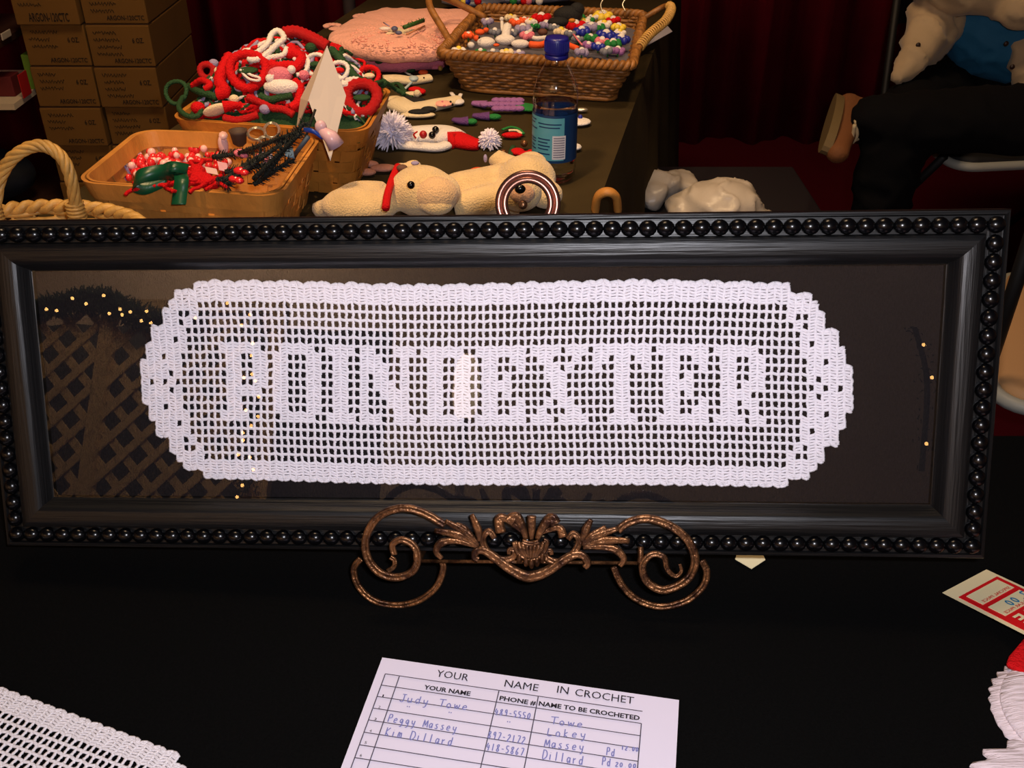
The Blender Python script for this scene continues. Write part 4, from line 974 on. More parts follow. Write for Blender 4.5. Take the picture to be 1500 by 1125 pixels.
for x, y, r, c, lb in ((757, 33, 6, 'orange', 'orange bead flower at the back left of the tray'), (768, 30, 5, 'orange', 'second orange bead flower toward the tray centre'), (766, 42, 7, 'lavender', 'lavender bead flower below the orange ones'), (793, 27, 8, 'red', 'long red pin at the back of the tray'), (778, 32, 5, 'white', 'white pin head left of the red pin'),
                       (784, 38, 4, 'green', 'tiny green leaf pin at the tray centre'), (812, 40, 5, 'grey', 'grey pin in front of the black crow'), (822, 46, 6, 'tan', 'tan pin below the black crow'), (843, 38, 8, 'red', 'dark red bead cluster right of the crow'), (853, 34, 7, 'white', 'white bead flower right of the crow'),
                       (852, 46, 7, 'blue', 'blue bead cluster below the white flower'), (866, 40, 7, 'lavender', 'lavender bead cluster at the right middle'), (876, 40, 6, 'green', 'green bead stem left of the yellow flower'), (883, 24, 8, 'yellow', 'yellow bead flower standing at the back right'), (885, 36, 6, 'white', 'white beads under the yellow flower'),
                       (888, 52, 8, 'blue', 'large royal blue bead flower at the right'), (882, 60, 6, 'pink', 'pink bead flower over the royal blue one'), (865, 56, 6, 'green', 'green bead leaf left of the pink flower'), (898, 64, 7, 'green', 'green bead leaf at the tray front right'), (906, 40, 6, 'yellow', 'pale yellow bead flower at the far right'),
                       (908, 48, 5, 'white', 'white beads below the far right yellow flower'), (910, 57, 7, 'blue', 'dark blue beads at the far right corner'), (876, 68, 6, 'blue', 'blue beads against the front rim'), (846, 58, 5, 'grey', 'grey pin near the front rim'), (862, 66, 5, 'purple', 'purple pin by the front rim'), (725, 46, 5, 'grey', 'grey pin behind the white hen'),
                       (750, 48, 5, 'grey', 'grey pin behind the dove'), (862, 30, 5, 'green', 'green sprig behind the white flower'), (870, 26, 4, 'white', 'white bead left of the tall yellow flower'), (835, 50, 5, 'grey', 'grey bead disc behind the orange stick'),
                       (672, 74, 6, 'white', 'white pin at the front left corner of the tray'), (686, 52, 5, 'orange', 'orange bead flower near the left tray wall'), (704, 76, 5, 'green', 'green pin under the white hen at the front rim'), (722, 78, 6, 'grey', 'grey pin at the front rim under the dove'),
                       (742, 78, 6, 'tan', 'tan pin at the front rim under the dove tail'), (760, 78, 5, 'lavender', 'lavender pin at the front rim left of the carrot'), (714, 32, 5, 'lavender', 'lavender pin at the back left tray wall'), (748, 26, 5, 'tan', 'tan pin by the back wall left of the orange flowers'),
                       (800, 36, 6, 'lavender', 'lavender flower touching the left side of the crow'), (772, 52, 6, 'pink', 'rose flower just above the carrot'), (808, 70, 5, 'white', 'white pin half hidden behind the bottle cap'), (852, 76, 6, 'lavender', 'lavender pin at the front rim right of the cap'),
                       (890, 74, 6, 'grey', 'grey pin at the front right rim'), (905, 74, 6, 'purple', 'purple pin in the front right corner'), (848, 24, 5, 'green', 'green leaf pin touching the right side of the crow'), (898, 30, 6, 'red', 'red flower between the two yellow flowers')):
    c0 = T2(x, y, .832); R = r*1.85*(c0-C0).length/FPX; t = thing('bead_pin', lb, 'pin', c0-V((0, 0, .02)), GT); b = MB()
    for k in range(6): a = 2*PI*k/6+x; b.ell(c0+V((math.cos(a)*R*.6, math.sin(a)*R*.5, rnd.uniform(-.002, .002))), R*.42, 8, 6)
    b.build('petals', pcol[c], t); MB().ell(c0+V((0, 0, R*.2)), R*.4, 8, 6).build('centre', M_WHITE if c not in ('white', 'tan') else M_YELLOW, t)
    MB().tube([c0, c0-V((0, 0, .012))], .0015, 5).build('stem', M_GREENL, t)
tag(MB().tube(smooth_path([T2(840, 50, .84), T2(846, 58, .84), T2(853, 66, .838)], 3), .0018, 6).build('striped_stick', M_PINKR), 'thin pink striped stick at the right front of the tray', 'stick')
for i, (x, y0, y1) in enumerate(((884, -6, 20), (916, -4, 16))):
    tag(MB().tube(smooth_path([py(x, y1, 2.16), py(x-4, (y0+y1)/2, 2.17), py(x+3, y0, 2.18)]), .0016, 6).build('wire_hook', M_SILVER), ['white wire hook rising above the yellow flower', 'white wire hook at the back right tray rim'][i], 'hook')
# plastic bag with trinkets behind the tray
bg = thing('clear_bag', 'grey plastic bag of coloured trinkets behind the wicker tray', 'bag', pz(760, -4, TZ))
remesh(MB().ell(pz(755, -6, .76), (.17, .06, .016)).ell(pz(690, 2, .76), (.08, .04, .014)).build('film', mat('grey_film', (92, 92, 108), .35, bump=.6, bscale=40), bg), .006)
for i, (x, c) in enumerate(((680, 'yellow'), (684, 'blue'), (700, 'red'), (752, 'green'), (768, 'red'), (774, 'pink'), (790, 'white'))):
    MB().ell(pz(x, 2, .785), (.009, .008, .009), 10, 7).build('trinket', pcol[c], bg)
tag(MB().prism([pz(938, 72, TZ+.02), pz(985, 46, TZ+.02), pz(978, 38, TZ+.02), pz(932, 58, TZ+.02)], .001).build('paper_slip', mat('grey_white_paper', (150, 146, 160), .7), smooth=False), 'grey-white paper sticking out beneath the right tray handle', 'paper')

# ------------------------------------------------------------------ pink folded blanket
def slab(pts, h, m, name, parent, z=TZ, bumpy=.003, res=.006):
    """rounded cushion over polygon footprint (pixel pts at height z)"""
    P_ = [pz(x, y, z+h*.5) for x, y in pts]; cen = sum(P_, V((0, 0, 0)))/len(P_); sp_ = smooth_path(P_, 6, True); n = len(sp_)
    rings = [(1.0, .15), (1.03, .5), (1.0, .85), (.93, 1.0), (.6, 1.06), (.25, 1.06)]
    vs = []
    for s_, zz in rings:
        for i, p in enumerate(sp_): vs.append(V((cen.x+(p.x-cen.x)*s_, cen.y+(p.y-cen.y)*s_, z+h*zz+bumpy*math.sin(i*1.7+zz*9))))
    fs = [(i*n+k, i*n+(k+1) % n, (i+1)*n+(k+1) % n, (i+1)*n+k) for i in range(len(rings)-1) for k in range(n)]
    fs += [tuple((len(rings)-1)*n+k for k in range(n)), tuple(range(n-1, -1, -1))]
    return MB().add(vs, fs).build(name, m, parent)
bk = thing('crochet_blanket', 'folded pink crochet baby blanket with scalloped corners at the back', 'blanket', pz(580, 70))
slab([(502, 84), (512, 92), (575, 98), (638, 92), (664, 84), (690, 56), (680, 38), (610, 32), (540, 34), (506, 60)], .030, M_PINKR, 'lower_fold', bk, TZ+.001, bumpy=.0015)
slab([(484, 60), (496, 70), (560, 82), (640, 80), (662, 70), (690, 44), (682, 24), (610, 22), (558, 22), (515, 38)], .034, M_PINK, 'upper_fold', bk, TZ+.03, bumpy=.0015)
# openwork stitches: small bumps on the top
b = MB(); st_ = MB()
for i in range(420):
    x = rnd.uniform(515, 672); y = rnd.uniform(30, 80)
    if (x-592)**2/85**2+(y-55)**2/26**2 > .85: continue
    b.ell(pz(x, y, TZ+.0655), (.0035, .0022, .002), 6, 4)
o = b.build('stitches', M_PINK, bk); o['kind'] = 'stuff'
for cx, cy in ((487, 38), (530, 24), (548, 26)):
    b = MB()
    for k in range(7): a = PI*k/6+.5; c_ = pz(cx, cy, TZ+.03); b.ell(c_+V((math.cos(a)*.014, math.sin(a)*.012, 0)), (.008, .008, .004), 10, 6)
    b.ell(pz(cx+6, cy+4, TZ+.03), (.018, .016, .004)); b.build('corner_scallop', M_PINK, bk)
sn = thing('star_ornament', 'cream star ornament with sprig and blue ribbon on the pink blanket', 'ornament', pz(585, 45, TZ+0.066))
cs = pz(582, 44, TZ+0.070); b = MB(); st5 = []
for k in range(10): a = 2*PI*k/10+.3; R = .030 if k % 2 == 0 else .013; st5.append(cs+V((math.cos(a)*R*1.2, math.sin(a)*R, 0)))
MB().prism(st5, .005).build('star', M_CREAM, sn, bevel=.0015)
MB().ell(pz(564, 42, TZ+0.076), (.012, .006, .004)).build('white_patch', M_WHITE, sn)
MB().ell(pz(578, 42, TZ+0.076), (.007, .008, .005)).ell(pz(584, 48, TZ+0.076), (.007, .004, .004)).build('ribbon_knot', mat('slate_blue', (80, 86, 120), .5), sn)
b = MB(); p0, p1 = pz(592, 40, TZ+0.082), pz(620, 30, TZ+0.082); b.tube([p0, p1], .0045, 8)
for i in range(50): p = p0.lerp(p1, rnd.random()); b.tube([p, p+V((rnd.uniform(-.008, .008), rnd.uniform(-.006, .006), rnd.uniform(0, .007)))], .0007, 3)
b.build('sprig', mat('leaf_green', (40, 84, 24), .7), sn)
MB().tube([pz(596, 50, TZ+0.075), pz(622, 38, TZ+0.075)], .0018, 6).build('wooden_pick', mat('pale_wood_pick', (190, 130, 90), .6), sn)
tag(MB().tube([pz(562, 33, TZ+0.075), pz(570, 38, TZ+0.075)], .0015, 5).build('small_twig', M_LAV), 'tiny grey twig beside the cream star', 'twig')
# bits in front of the blanket
MISC = 'small crochet pieces laid out on the brown-black cloth'
def flatorn(name, label, loc, plist, cat='crochet ornament', group=MISC):
    t = thing(name, label, cat, pz(*loc), group)
    for nm, m_, shapes in plist:
        b = MB()
        for s_ in shapes:
            if s_[0] == 'e': b.ell(pz(s_[1], s_[2], s_[5] if len(s_) > 5 else TZ+.007), (s_[3], s_[4], .005), 16, 8)
            elif s_[0] == 's': b.ell(pz(s_[1], s_[2], s_[4] if len(s_) > 4 else TZ+.012), s_[3], 10, 7)
            else:
                P_ = smooth_path([pz(x, y, TZ+.007) for x, y in s_[1]], 5); rr = s_[2]
                if isinstance(rr, tuple): rr = [rr[0]+(rr[1]-rr[0])*i/(len(P_)-1) for i in range(len(P_))]
                b.tube(P_, rr, 10, up=(0, 0, 1), flat=.55)
        b.build(nm, m_, t)
    return t
flatorn('leaf_ornament', 'dark green leaf sprig under the front edge of the blanket', (550, 88), [('leaf', M_GREEN, [('e', 545, 86, .010, .006, TZ+.035), ('e', 555, 90, .008, .005, TZ+.03)])])
flatorn('angel_ornament', 'cream and green scrap under the right edge of the blanket', (602, 100), [('body', M_CREAM, [('e', 603, 98, .014, .009)]), ('leaf', M_GREEN, [('e', 600, 103, .012, .006)])])
flatorn('clothes_peg', 'tiny pale wooden peg in front of the pink blanket', (582, 97), [('peg', mat('peg_wood', (220, 170, 120), .6), [('t', [(579, 103), (586, 92)], .003)])], 'peg')
flatorn('pink_ornament', 'small rose crochet fish right of the blanket', (636, 98), [('body', M_PINKR, [('e', 636, 98, .020, .009), ('e', 626, 97, .008, .006)]), ('edge', mat('gold_thread', (190, 140, 60), .5), [('e', 645, 100, .005, .008)])])
flatorn('orange_ornament', 'small orange felt piece above the cream bookmark', (620, 106), [('felt', M_ORANGE, [('e', 620, 106, .010, .008)])])
flatorn('cream_bookmark', 'long cream crochet goose bookmark with blue ribbon', (595, 116), [('body', M_CREAM, [('t', [(562, 117), (580, 116), (600, 118), (618, 116), (630, 114)], (.016, .013))]), ('ribbon', mat('pale_blue_ribbon', (170, 190, 200), .5), [('e', 606, 115, .010, .012, TZ+.012), ('t', [(594, 106), (606, 115), (592, 131)], .003)]), ('eye', M_SHINY, [('s', 621, 114, .0018, TZ+.016)])])
flatorn('green_cord', 'dark green cord trailing across the cloth beside the basket', (580, 126), [('cord', M_GREEN, [('t', [(568, 126), (582, 122), (590, 130), (596, 140), (604, 142)], .005)])])
flatorn('red_flower', 'small red and cream crochet flower below the goose bookmark', (610, 134), [('petals', M_RED, [('e', 608, 131, .013, .010), ('e', 617, 134, .009, .011)]), ('leaf', M_CREAM, [('e', 604, 138, .018, .008), ('s', 611, 137, .007)])])
flatorn('cow_bookmark', 'black and white crochet cow bookmark with pink muzzle', (620, 155), [('body', M_CREAM, [('t', [(582, 152), (600, 160), (620, 158), (640, 153), (655, 150), (672, 146)], (.024, .014)), ('e', 578, 145, .016, .014), ('e', 612, 168, .032, .012)]), ('patch', M_BLACK, [('e', 608, 147, .020, .010, TZ+.013), ('e', 614, 164, .020, .009, TZ+.012), ('e', 628, 160, .014, .009, TZ+.014), ('t', [(596, 142), (610, 150), (618, 160)], .006)]),
    ('muzzle', M_PINK, [('e', 649, 152, .018, .014, TZ+.012)]), ('nostril', M_PINKR, [('s', 648, 149, .002, TZ+.017), ('s', 651, 155, .002, TZ+.017)]), ('eye', M_SHINY, [('s', 660, 149, .0022, TZ+.016), ('s', 663, 153, .0022, TZ+.016)]), ('horns', M_WHITE, [('t', [(668, 145), (661, 136)], .004), ('t', [(672, 144), (675, 138)], .004), ('e', 671, 149, .012, .014)])])
flatorn('grape_bookmark', 'large purple crochet grape bunch with green leaf left of the bottle', (735, 155), [('grapes', M_PURPLE, [('t', [(692, 151), (702, 152), (712, 153)], (.007, .012))]+[('e', 710+i*8.5, 153+j*6, .0095, .0085, TZ+.010) for i in range(7) for j in (-1, 0, 1) if not (i < 2 and j)]), ('leaf', M_GREENL, [('e', 768, 157, .022, .020), ('e', 776, 158, .014, .018)])])
flatorn('eggplant_pin', 'small purple crochet aubergine, left of the pair under the grapes', (677, 176), [('body', mat('deep_purple_yarn', (96, 54, 120), .8, bump=.9, bscale=450), [('t', [(664, 175), (674, 177), (686, 177)], (.006, .013))]), ('cap', M_GREENL, [('e', 691, 178, .010, .008)])])
flatorn('eggplant_pin', 'small purple crochet aubergine, right of the pair under the grapes', (708, 170), [('body', MATS['deep_purple_yarn'], [('t', [(693, 169), (704, 170), (717, 170)], (.006, .013))]), ('cap', M_GREENL, [('e', 724, 171, .013, .008)])])
def pompom(c, R, parent, m, n=420, name='pompom'):
    b = MB(); b.ell(c, R*.62, 12, 8); r_ = random.Random(int(c.x*1e4))
    for i in range(n):
        z = r_.uniform(-.55, 1); a = r_.uniform(0, 2*PI); s_ = math.sqrt(1-z*z); d_ = V((s_*math.cos(a), s_*math.sin(a), z)); L = R*r_.uniform(.85, 1.15)
        b.tube([c+d_*R*.4, c+d_*L*.8+V((0, 0, -.001)), c+d_*L+V((0, 0, -.002))], [.0022, .0016, .0008], 4)
    b.build(name, m, parent)
sb_ = flatorn('santa_bookmark', 'white snowman-faced crochet bookmark with red hat and fluffy pompoms', (640, 205), [
    ('face', M_WHITE, [('t', [(592, 201), (610, 199), (630, 198), (650, 199), (662, 204)], (.026, .030)), ('t', [(585, 212), (610, 214), (640, 216), (655, 212)], .012)]),
    ('hat', M_RED, [('t', [(656, 206), (668, 205), (680, 208), (692, 211), (702, 212)], (.027, .014))]),
    ('nose', mat('dark_red_button', (170, 20, 24), .4), [('s', 620, 197, .0065, TZ+.024)]), ('eye', M_SHINY, [('s', 633, 198, .0060, TZ+.024), ('s', 638, 190, .0060, TZ+.023)]), ('mouth', M_RED, [])])
MB().tube(smooth_path([pz(611, 193, TZ+.024), pz(606, 197, TZ+.024), pz(609, 202, TZ+.024)], 4), .0014, 6).build('smile', M_RED, sb_)
for o in list(COL.objects):
    if o.name.startswith('mouth'): bpy.data.objects.remove(o)
M_FLUFF = mat('fluffy_white_yarn', (236, 226, 240), .9, sheen=.4)
pompom(pz(573, 194, TZ+.022), .034, sb_, M_FLUFF, 620); pompom(pz(717, 205, TZ+.014), .019, sb_, M_FLUFF, 300)
flatorn('watermelon_pin', 'red watermelon slice pin with green rind right of the pompom', (750, 196), [('flesh', M_RED, [('e', 750, 198, .018, .008)]), ('rind', M_GREENL, [('t', [(736, 190), (748, 186), (760, 189), (767, 196)], .003)]), ('stripe', M_CREAM, [('t', [(745, 191), (757, 191), (764, 196)], .003)])])
wr_ = flatorn('wreath_pin', 'red bow with brown and green wreath just left of the bottle', (765, 222), [('bow', M_RED, [('e', 758, 222, .012, .012), ('e', 770, 226, .014, .009), ('e', 778, 224, .008, .010)]), ('wreath', M_GREEN, [('t', [(752, 214), (748, 224), (752, 234), (765, 236)], .004)]), ('bell', mat('bronze_bells', (120, 80, 50), .3, .6), [('s', 737, 225, .007), ('s', 742, 232, .006), ('s', 768, 210, .006)])])
flatorn('white_disc', 'white round disc on the cloth right of the bottle label', (843, 179), [('disc', M_WHITE, [('e', 846, 178, .024, .020)]), ('blue_dot', M_BLUE, [('e', 850, 172, .004, .003, TZ+.013)])], 'disc')
flatorn('white_disc', 'smaller white disc on the cloth low behind the bottle', (840, 216), [('disc', M_WHITE, [('e', 838, 215, .016, .014)])], 'disc')
tag(MB().ell(pz(852, 161, TZ+.006), (.012, .006, .004)).build('silver_charm', M_SILVER), 'small silver charm behind the larger white disc', 'charm')
flatorn('heart_ornament', 'brownish pink felt ears piece left of the plush bear', (545, 246), [('felt', mat('brown_pink_felt', (190, 128, 106), .8, bump=.6, bscale=300), [('e', 540, 240, .016, .008), ('e', 562, 246, .022, .012), ('e', 538, 252, .014, .010)])])
flatorn('orange_ornament', 'orange felt piece between the plush bears', (708, 250), [('felt', M_ORANGE, [('e', 700, 252, .014, .016, TZ+.03)])])

# ------------------------------------------------------------------ plush bears
def plush(name, label, ells, extra, loc, vox=.0042):
    t = thing(name, label, 'plush toy', loc, 'cream plush bears lying behind the frame')
    b = MB()
    for e in ells:
        if e[0] == 'e': b.ell(e[1], e[2], 16, 10)
        else: b.tube(smooth_path(e[1], 5), e[2] if not isinstance(e[2], tuple) else [e[2][0]+(e[2][1]-e[2][0])*i/((len(e[1])-1)*5) for i in range((len(e[1])-1)*5+1)], 12)
    remesh(b.build('body', M_PLUSH, t), vox, 4)
    for nm, m_, e in extra:
        b = MB()
        if e[0] == 'e': b.ell(e[1], e[2], 12, 8)
        else: b.tube(smooth_path(e[1], 5), e[2], 8)
        b.build(nm, m_, t)
    return t
bz = .775
plush('plush_bear', 'cream plush bear with red neck ribbon lying behind the frame', [
    ('e', pz(618, 280, .785), (.046, .038, .036)), ('e', pz(640, 282, .785), (.034, .030, .028)), ('e', pz(606, 245, .795), (.013, .010, .012)), ('e', pz(588, 252, .79), (.014, .012, .014)), ('e', pz(596, 258, .79), (.018, .014, .014)),
    ('e', pz(528, 300, .77), (.055, .036, .026)), ('t', [pz(560, 290, .775), pz(520, 286, .775), pz(488, 302, .765), pz(462, 308, .755)], (.024, .011)), ('e', pz(640, 300, .78), (.024, .018, .014))],
    [('eye', M_SHINY, ('e', pz(602, 271, .821), .0052)), ('ear_lining', mat('dark_ear_lining', (96, 66, 52), .8), ('e', pz(589, 246, .806), (.008, .006, .005))), ('nose_mark', M_LAV, ('e', pz(608, 239, .806), (.006, .004, .003))),
     ('neck_ribbon', M_RED, ('t', [pz(583, 244, .80), pz(575, 262, .80), pz(568, 284, .80), pz(565, 305, .795)], .0055)), ('muzzle', mat('blush_plush', (226, 184, 134), .85, bump=.8, bscale=420, sheen=.4), ('e', pz(640, 286, .79), (.030, .024, .0255)))], pz(580, 300))
plush('plush_bear', 'cream plush bear lying on its back behind the easel ring', [
    ('e', pz(772, 262, .79), (.042, .036, .034)), ('e', pz(762, 283, .80), (.030, .022, .026)), ('e', pz(778, 240, .80), (.024, .018, .018)), ('t', [pz(765, 250, .785), pz(735, 238, .79), pz(723, 226, .80)], (.018, .013)),
    ('t', [pz(750, 268, .775), pz(715, 272, .775), pz(672, 276, .77), pz(655, 280, .768)], (.032, .020)), ('t', [pz(760, 290, .77), pz(720, 292, .77), pz(665, 302, .762)], (.026, .018)), ('e', pz(800, 285, .78), (.024, .022, .02))],
    [('nose', M_SHINY, ('e', pz(762, 277, .827), (.0072, .005, .006))), ('paw_mark', M_LAV, ('e', pz(711, 232, .808), (.003, .004, .006))), ('eye', M_SHINY, ('e', pz(777, 234, .818), .0022)), ('muzzle', M_PLUSHDK, ('e', pz(765, 284, .812), (.017, .012, .013)))], pz(760, 290))
tag(MB().tube(smooth_path([pz(872, 308, TZ+.01), pz(876, 288, TZ+.035), pz(890, 281, TZ+.045), pz(902, 288, TZ+.035), pz(905, 308, TZ+.01)], 6), .006, 8, up=(0, 1, 0), flat=1.6).build('basket_handle', M_SPLINT), 'tan wooden basket handle loop peeking over the frame', 'handle')

# ------------------------------------------------------------------ water bottle
bc = pz(811, 262); bt = thing('water_bottle', 'clear plastic water bottle with blue cap and blue label', 'bottle', bc)
R = .0335; bcz = (bc.x, bc.y, TZ)
prof_b = [(.020, .001), (.029, .002), (.0325, .010), (.0315, .016), (.0335, .024), (.0335, .100), (.0330, .118), (.0335, .126), (.0325, .140), (.0270, .157), (.0190, .171), (.0140, .182), (.0128, .192)]
M_PET = glassy('clear_plastic', (.96, .97, .98), 1.45, .06)
MB().lathe(prof_b, bcz, 36, cap=True).build('bottle_body', M_PET, bt)
mw = bpy.data.materials.new('water'); mw.use_nodes = True; w_ = mw.node_tree.nodes['Principled BSDF']
w_.inputs['Transmission Weight'].default_value = 1; w_.inputs['IOR'].default_value = 1.33; w_.inputs['Roughness'].default_value = .02; w_.inputs['Base Color'].default_value = (.93, .96, 1, 1)
MB().lathe([(r*.955, z+.0012) for r, z in prof_b[:7]]+[(.0318, .1195)], bcz, 36).build('water', mw, bt)
M_CAP = mat('blue_cap', (24, 26, 120), .35, srgb=True)
b = MB().lathe([(.0168, .190), (.0172, .192), (.0172, .210), (.0160, .2125), (.010, .213)], bcz, 40); b.build('cap', M_CAP, bt)
b = MB()
for k in range(40): a = 2*PI*k/40; b.box((bc.x+.0174*math.cos(a), bc.y+.0174*math.sin(a), TZ+.201), (.0012, .0012, .014))
b.build('cap_ridges', M_CAP, bt, smooth=False)
MB().lathe([(.0165, .183), (.0172, .1845), (.0172, .188), (.0165, .189)], bcz, 40).build('neck_ring', M_CAP, bt)
LBL = []
def lab(a0, a1, z0, z1, rr, m, name='label_print'):
    return MB().lathe([(rr, z0), (rr, z1)], bcz, max(3, int((a1-a0)/8)), cap=False, a0=math.radians(a0), a1=math.radians(a1)).build(name, m, LBL[0] if LBL else bt)
lab(0, 360, .037, .1085, .0338, mat('navy_label', (14, 52, 96), .4), 'label'); LBL.append([o for o in bt.children if o.name.startswith('label')][0])
lab(178, 292, .041, .1050, .0341, mat('teal_label', (84, 156, 176), .4))
lab(262, 296, .043, .0790, .0343, mat('white_barcode_panel', (206, 206, 216), .4))
for i in range(9): lab(265, 293, .046+i*.0036, .0475+i*.0036, .0345, mat('grey_bars', (120, 116, 136), .5), 'barcode_bar')
for i, (a0, a1, z) in enumerate(((185, 215, .099), (185, 210, .094), (185, 218, .086), (222, 256, .072), (222, 250, .067), (222, 256, .062), (222, 252, .057), (222, 256, .050), (185, 214, .070), (185, 214, .066), (185, 210, .060), (185, 214, .055), (222, 284, .095), (225, 280, .090))): lab(a0, a1, z, z+.0018, .0344, MATS['navy_label'])

# ------------------------------------------------------------------ tote with plastic bags, right of the table
tx = pz(1030, 275, .42)
to = thing('storage_tote', 'dark storage tote with grey lid edge on the floor beside the craft table', 'box', (tx.x+.02, tx.y, 0))
TX, TY = tx.x+.03, tx.y+.0
MB().box((TX, TY, .19), (.42, .34, .38)).build('tub', mat('black_plastic', (14, 13, 14), .5), to, smooth=False, bevel=.02)
MB().box((TX, TY, .392), (.46, .38, .02)).build('lid', mat('grey_lid', (30, 29, 33), .5), to, smooth=False, bevel=.006)
def bagblob(label, es):
    b = MB()
    for c, r in es: b.ell(c, r, 18, 12)
    o = b.build('plastic_bag', M_PLASTIC); remesh(o, .006, 6)
    wrinkle(o, .009, 13, 3)
    return tag(o, label, 'bag', 'white plastic bags on the tote')
zt = .402
bagblob('crumpled white plastic bag at the left end of the tote', [(pz(965, 272, zt+.035), (.055, .045, .032)), (pz(993, 268, zt+.03), (.05, .045, .025)), (pz(958, 285, zt+.03), (.03, .045, .028))])
bagblob('larger full white plastic bag next to the crumpled one', [(pz(1058, 302, zt+.055), (.085, .07, .055)), (pz(1020, 306, zt+.04), (.065, .06, .038)), (pz(1090, 318, zt+.03), (.06, .06, .03))])
tag(MB().box((pz(1147, 300, .3).x, pz(1147, 300, .3).y, .15), (.02, .03, .3)).build('wood_post', mat('dim_tan_wood', (120, 90, 70), .7), smooth=False), 'short tan wooden post right of the tote', 'post')

# ------------------------------------------------------------------ folding chairs
def chair(cx, cy, rz, label, seatm, zseat=.44, sd=.40):
    M = Matrix.Translation((cx, cy, 0)) @ Matrix.Rotation(rz, 4, 'Z')
    t = thing('folding_chair', label, 'chair', M=M)
    def w(p): return M @ V(p)
    b = MB(); sp_ = rrect(.40, sd, .05); n = len(sp_); vs = []
    for zz, s_ in ((0, .97), (.008, 1), (.022, 1), (.028, .95), (.024, .6)):
        for x, y in sp_: vs.append(w((x*s_, y*s_, zseat-.02+zz)))
    fs = [(i*n+k, i*n+(k+1) % n, (i+1)*n+(k+1) % n, (i+1)*n+k) for i in range(4) for k in range(n)]+[tuple(4*n+k for k in range(n)), tuple(range(n-1, -1, -1))]
    b.add(vs, fs).build('seat', seatm, t)
    MB().tube([w((x*1.03, y*1.03, zseat-.014)) for x, y in sp_], .012, 8, closed=True).build('seat_edge', mat('white_chair_edge', (176, 176, 166), .5), t)
    fm = mat('dark_chair_tube', (10, 9, 9), .6, 0)
    for sx in (-.22, .22):
        MB().tube([w((sx, .24, 0)), w((sx, -.16, zseat)), ], .011, 8).build('leg', fm, t)
        MB().tube([w((sx, -.24, 0)), w((sx, .20, zseat)), w((sx, .26, .86))], .011, 8).build('leg', fm, t)
        MB().tube([w((sx*.97, -.19, .02)), w((sx*.97, .18, zseat-.03))], .004, 6).build('brace', mat('brass_rod', (150, 110, 60), .4, .6), t)
    MB().tube([w((-.22, -.20, .06)), w((.22, -.20, .06))], .009, 8).build('cross_bar', fm, t)
    vs = []
    for i in range(9):
        u = i/8; xx = -.21+.42*u; yy = .262+.03*math.sin(u*PI)
        for zz in (.66, .86): vs += [w((xx, yy-.008, zz)), w((xx, yy+.008, zz))]
    b = MB(); b.add(vs, [(i*4, i*4+4, i*4+6, i*4+2) for i in range(8)]+[(i*4+1, i*4+3, i*4+7, i*4+5) for i in range(8)]+[(i*4+2, i*4+6, i*4+7, i*4+3) for i in range(8)]+[(i*4, i*4+1, i*4+5, i*4+4) for i in range(8)])
    b.build('backrest', fm, t)
    return t
chair(1.27, 2.56, .12, 'dark folding chair with pale seat edge under the seated person', mat('black_seat', (20, 18, 20), .7))
e_a, e_b = pz(1480, 392, .45), pz(1466, 580, .45); e_d = (e_a-e_b).normalized(); e_n = V((e_d.y, -e_d.x, 0)); e_c = (e_a+e_b)/2+e_n*.195
chair(e_c.x, e_c.y, math.atan2(-e_d.x, e_d.y)+PI, 'folding chair with tan padded seat at the right edge', mat('tan_vinyl_seat', (206, 160, 112), .6), .45, .47)

# ------------------------------------------------------------------ seated person
pe = thing('person', 'seated person in cream jacket, blue shirt and black trousers, arms folded', 'person', (1.2, 2.5, 0))
def cap_tube(b, pts, rr, n=14):
    P_ = smooth_path(pts, 5); N = len(P_); m_ = len(rr)-1; R_ = []
    for i in range(N):
        t_ = i/(N-1)*m_; k = min(int(t_), m_-1); R_.append(rr[k]+(rr[k+1]-rr[k])*(t_-k))
    b.tube(P_, R_, n); b.ell(P_[0], R_[0], 12, 8); b.ell(P_[-1], R_[-1], 12, 8)
skin = mat('skin', (200, 150, 120), .6)
# body (skin): torso, neck, head, arms, legs as one surface
b = MB(); b.ell((1.22, 2.62, .72), (.12, .08, .22), 18, 12).ell((1.23, 2.63, .95), (.15, .08, .12), 18, 12)
cap_tube(b, [(1.23, 2.62, 1.02), (1.23, 2.60, 1.14)], [.055, .05]); b.ell((1.23, 2.585, 1.23), (.072, .09, .112), 18, 12)
cap_tube(b, [(1.05, 2.62, 1.0), (1.0, 2.55, .88), (1.05, 2.42, .835), (1.28, 2.36, .83)], [.04, .036, .034, .028])
cap_tube(b, [(1.41, 2.62, 1.0), (1.47, 2.55, .88), (1.41, 2.43, .81), (1.17, 2.36, .80)], [.04, .036, .034, .028])
b.ell((1.23, 2.492, 1.225), (.012, .018, .018), 10, 7)
for sx in (-1, 1): b.ell((1.23+sx*.074, 2.59, 1.225), (.012, .02, .03), 10, 7)
remesh(b.build('body', skin, pe), .011, 3)
hair = MB().ell((1.23, 2.61, 1.265), (.085, .095, .10), 18, 12); hair.ell((1.23, 2.65, 1.20), (.08, .06, .09)); remesh(hair.build('hair', mat('brown_hair', (60, 38, 24), .7, bump=.6, bscale=120, stretch=(1, 1, .2)), pe), .008, 2)
for sx in (-1, 1): MB().ell((1.23+sx*.027, 2.502, 1.238), (.010, .006, .006), 10, 7).build('eye', mat('dark_eye', (30, 20, 18), .3), pe)
MB().ell((1.23, 2.503, 1.175), (.022, .006, .006), 12, 6).build('mouth', mat('lips', (150, 80, 76), .5), pe)
trou = mat('black_trousers', (9, 8, 10), .9, bump=.3, bscale=30, spec=.15)
b = MB(); b.ell((1.22, 2.58, .54), (.19, .15, .11), 18, 12)
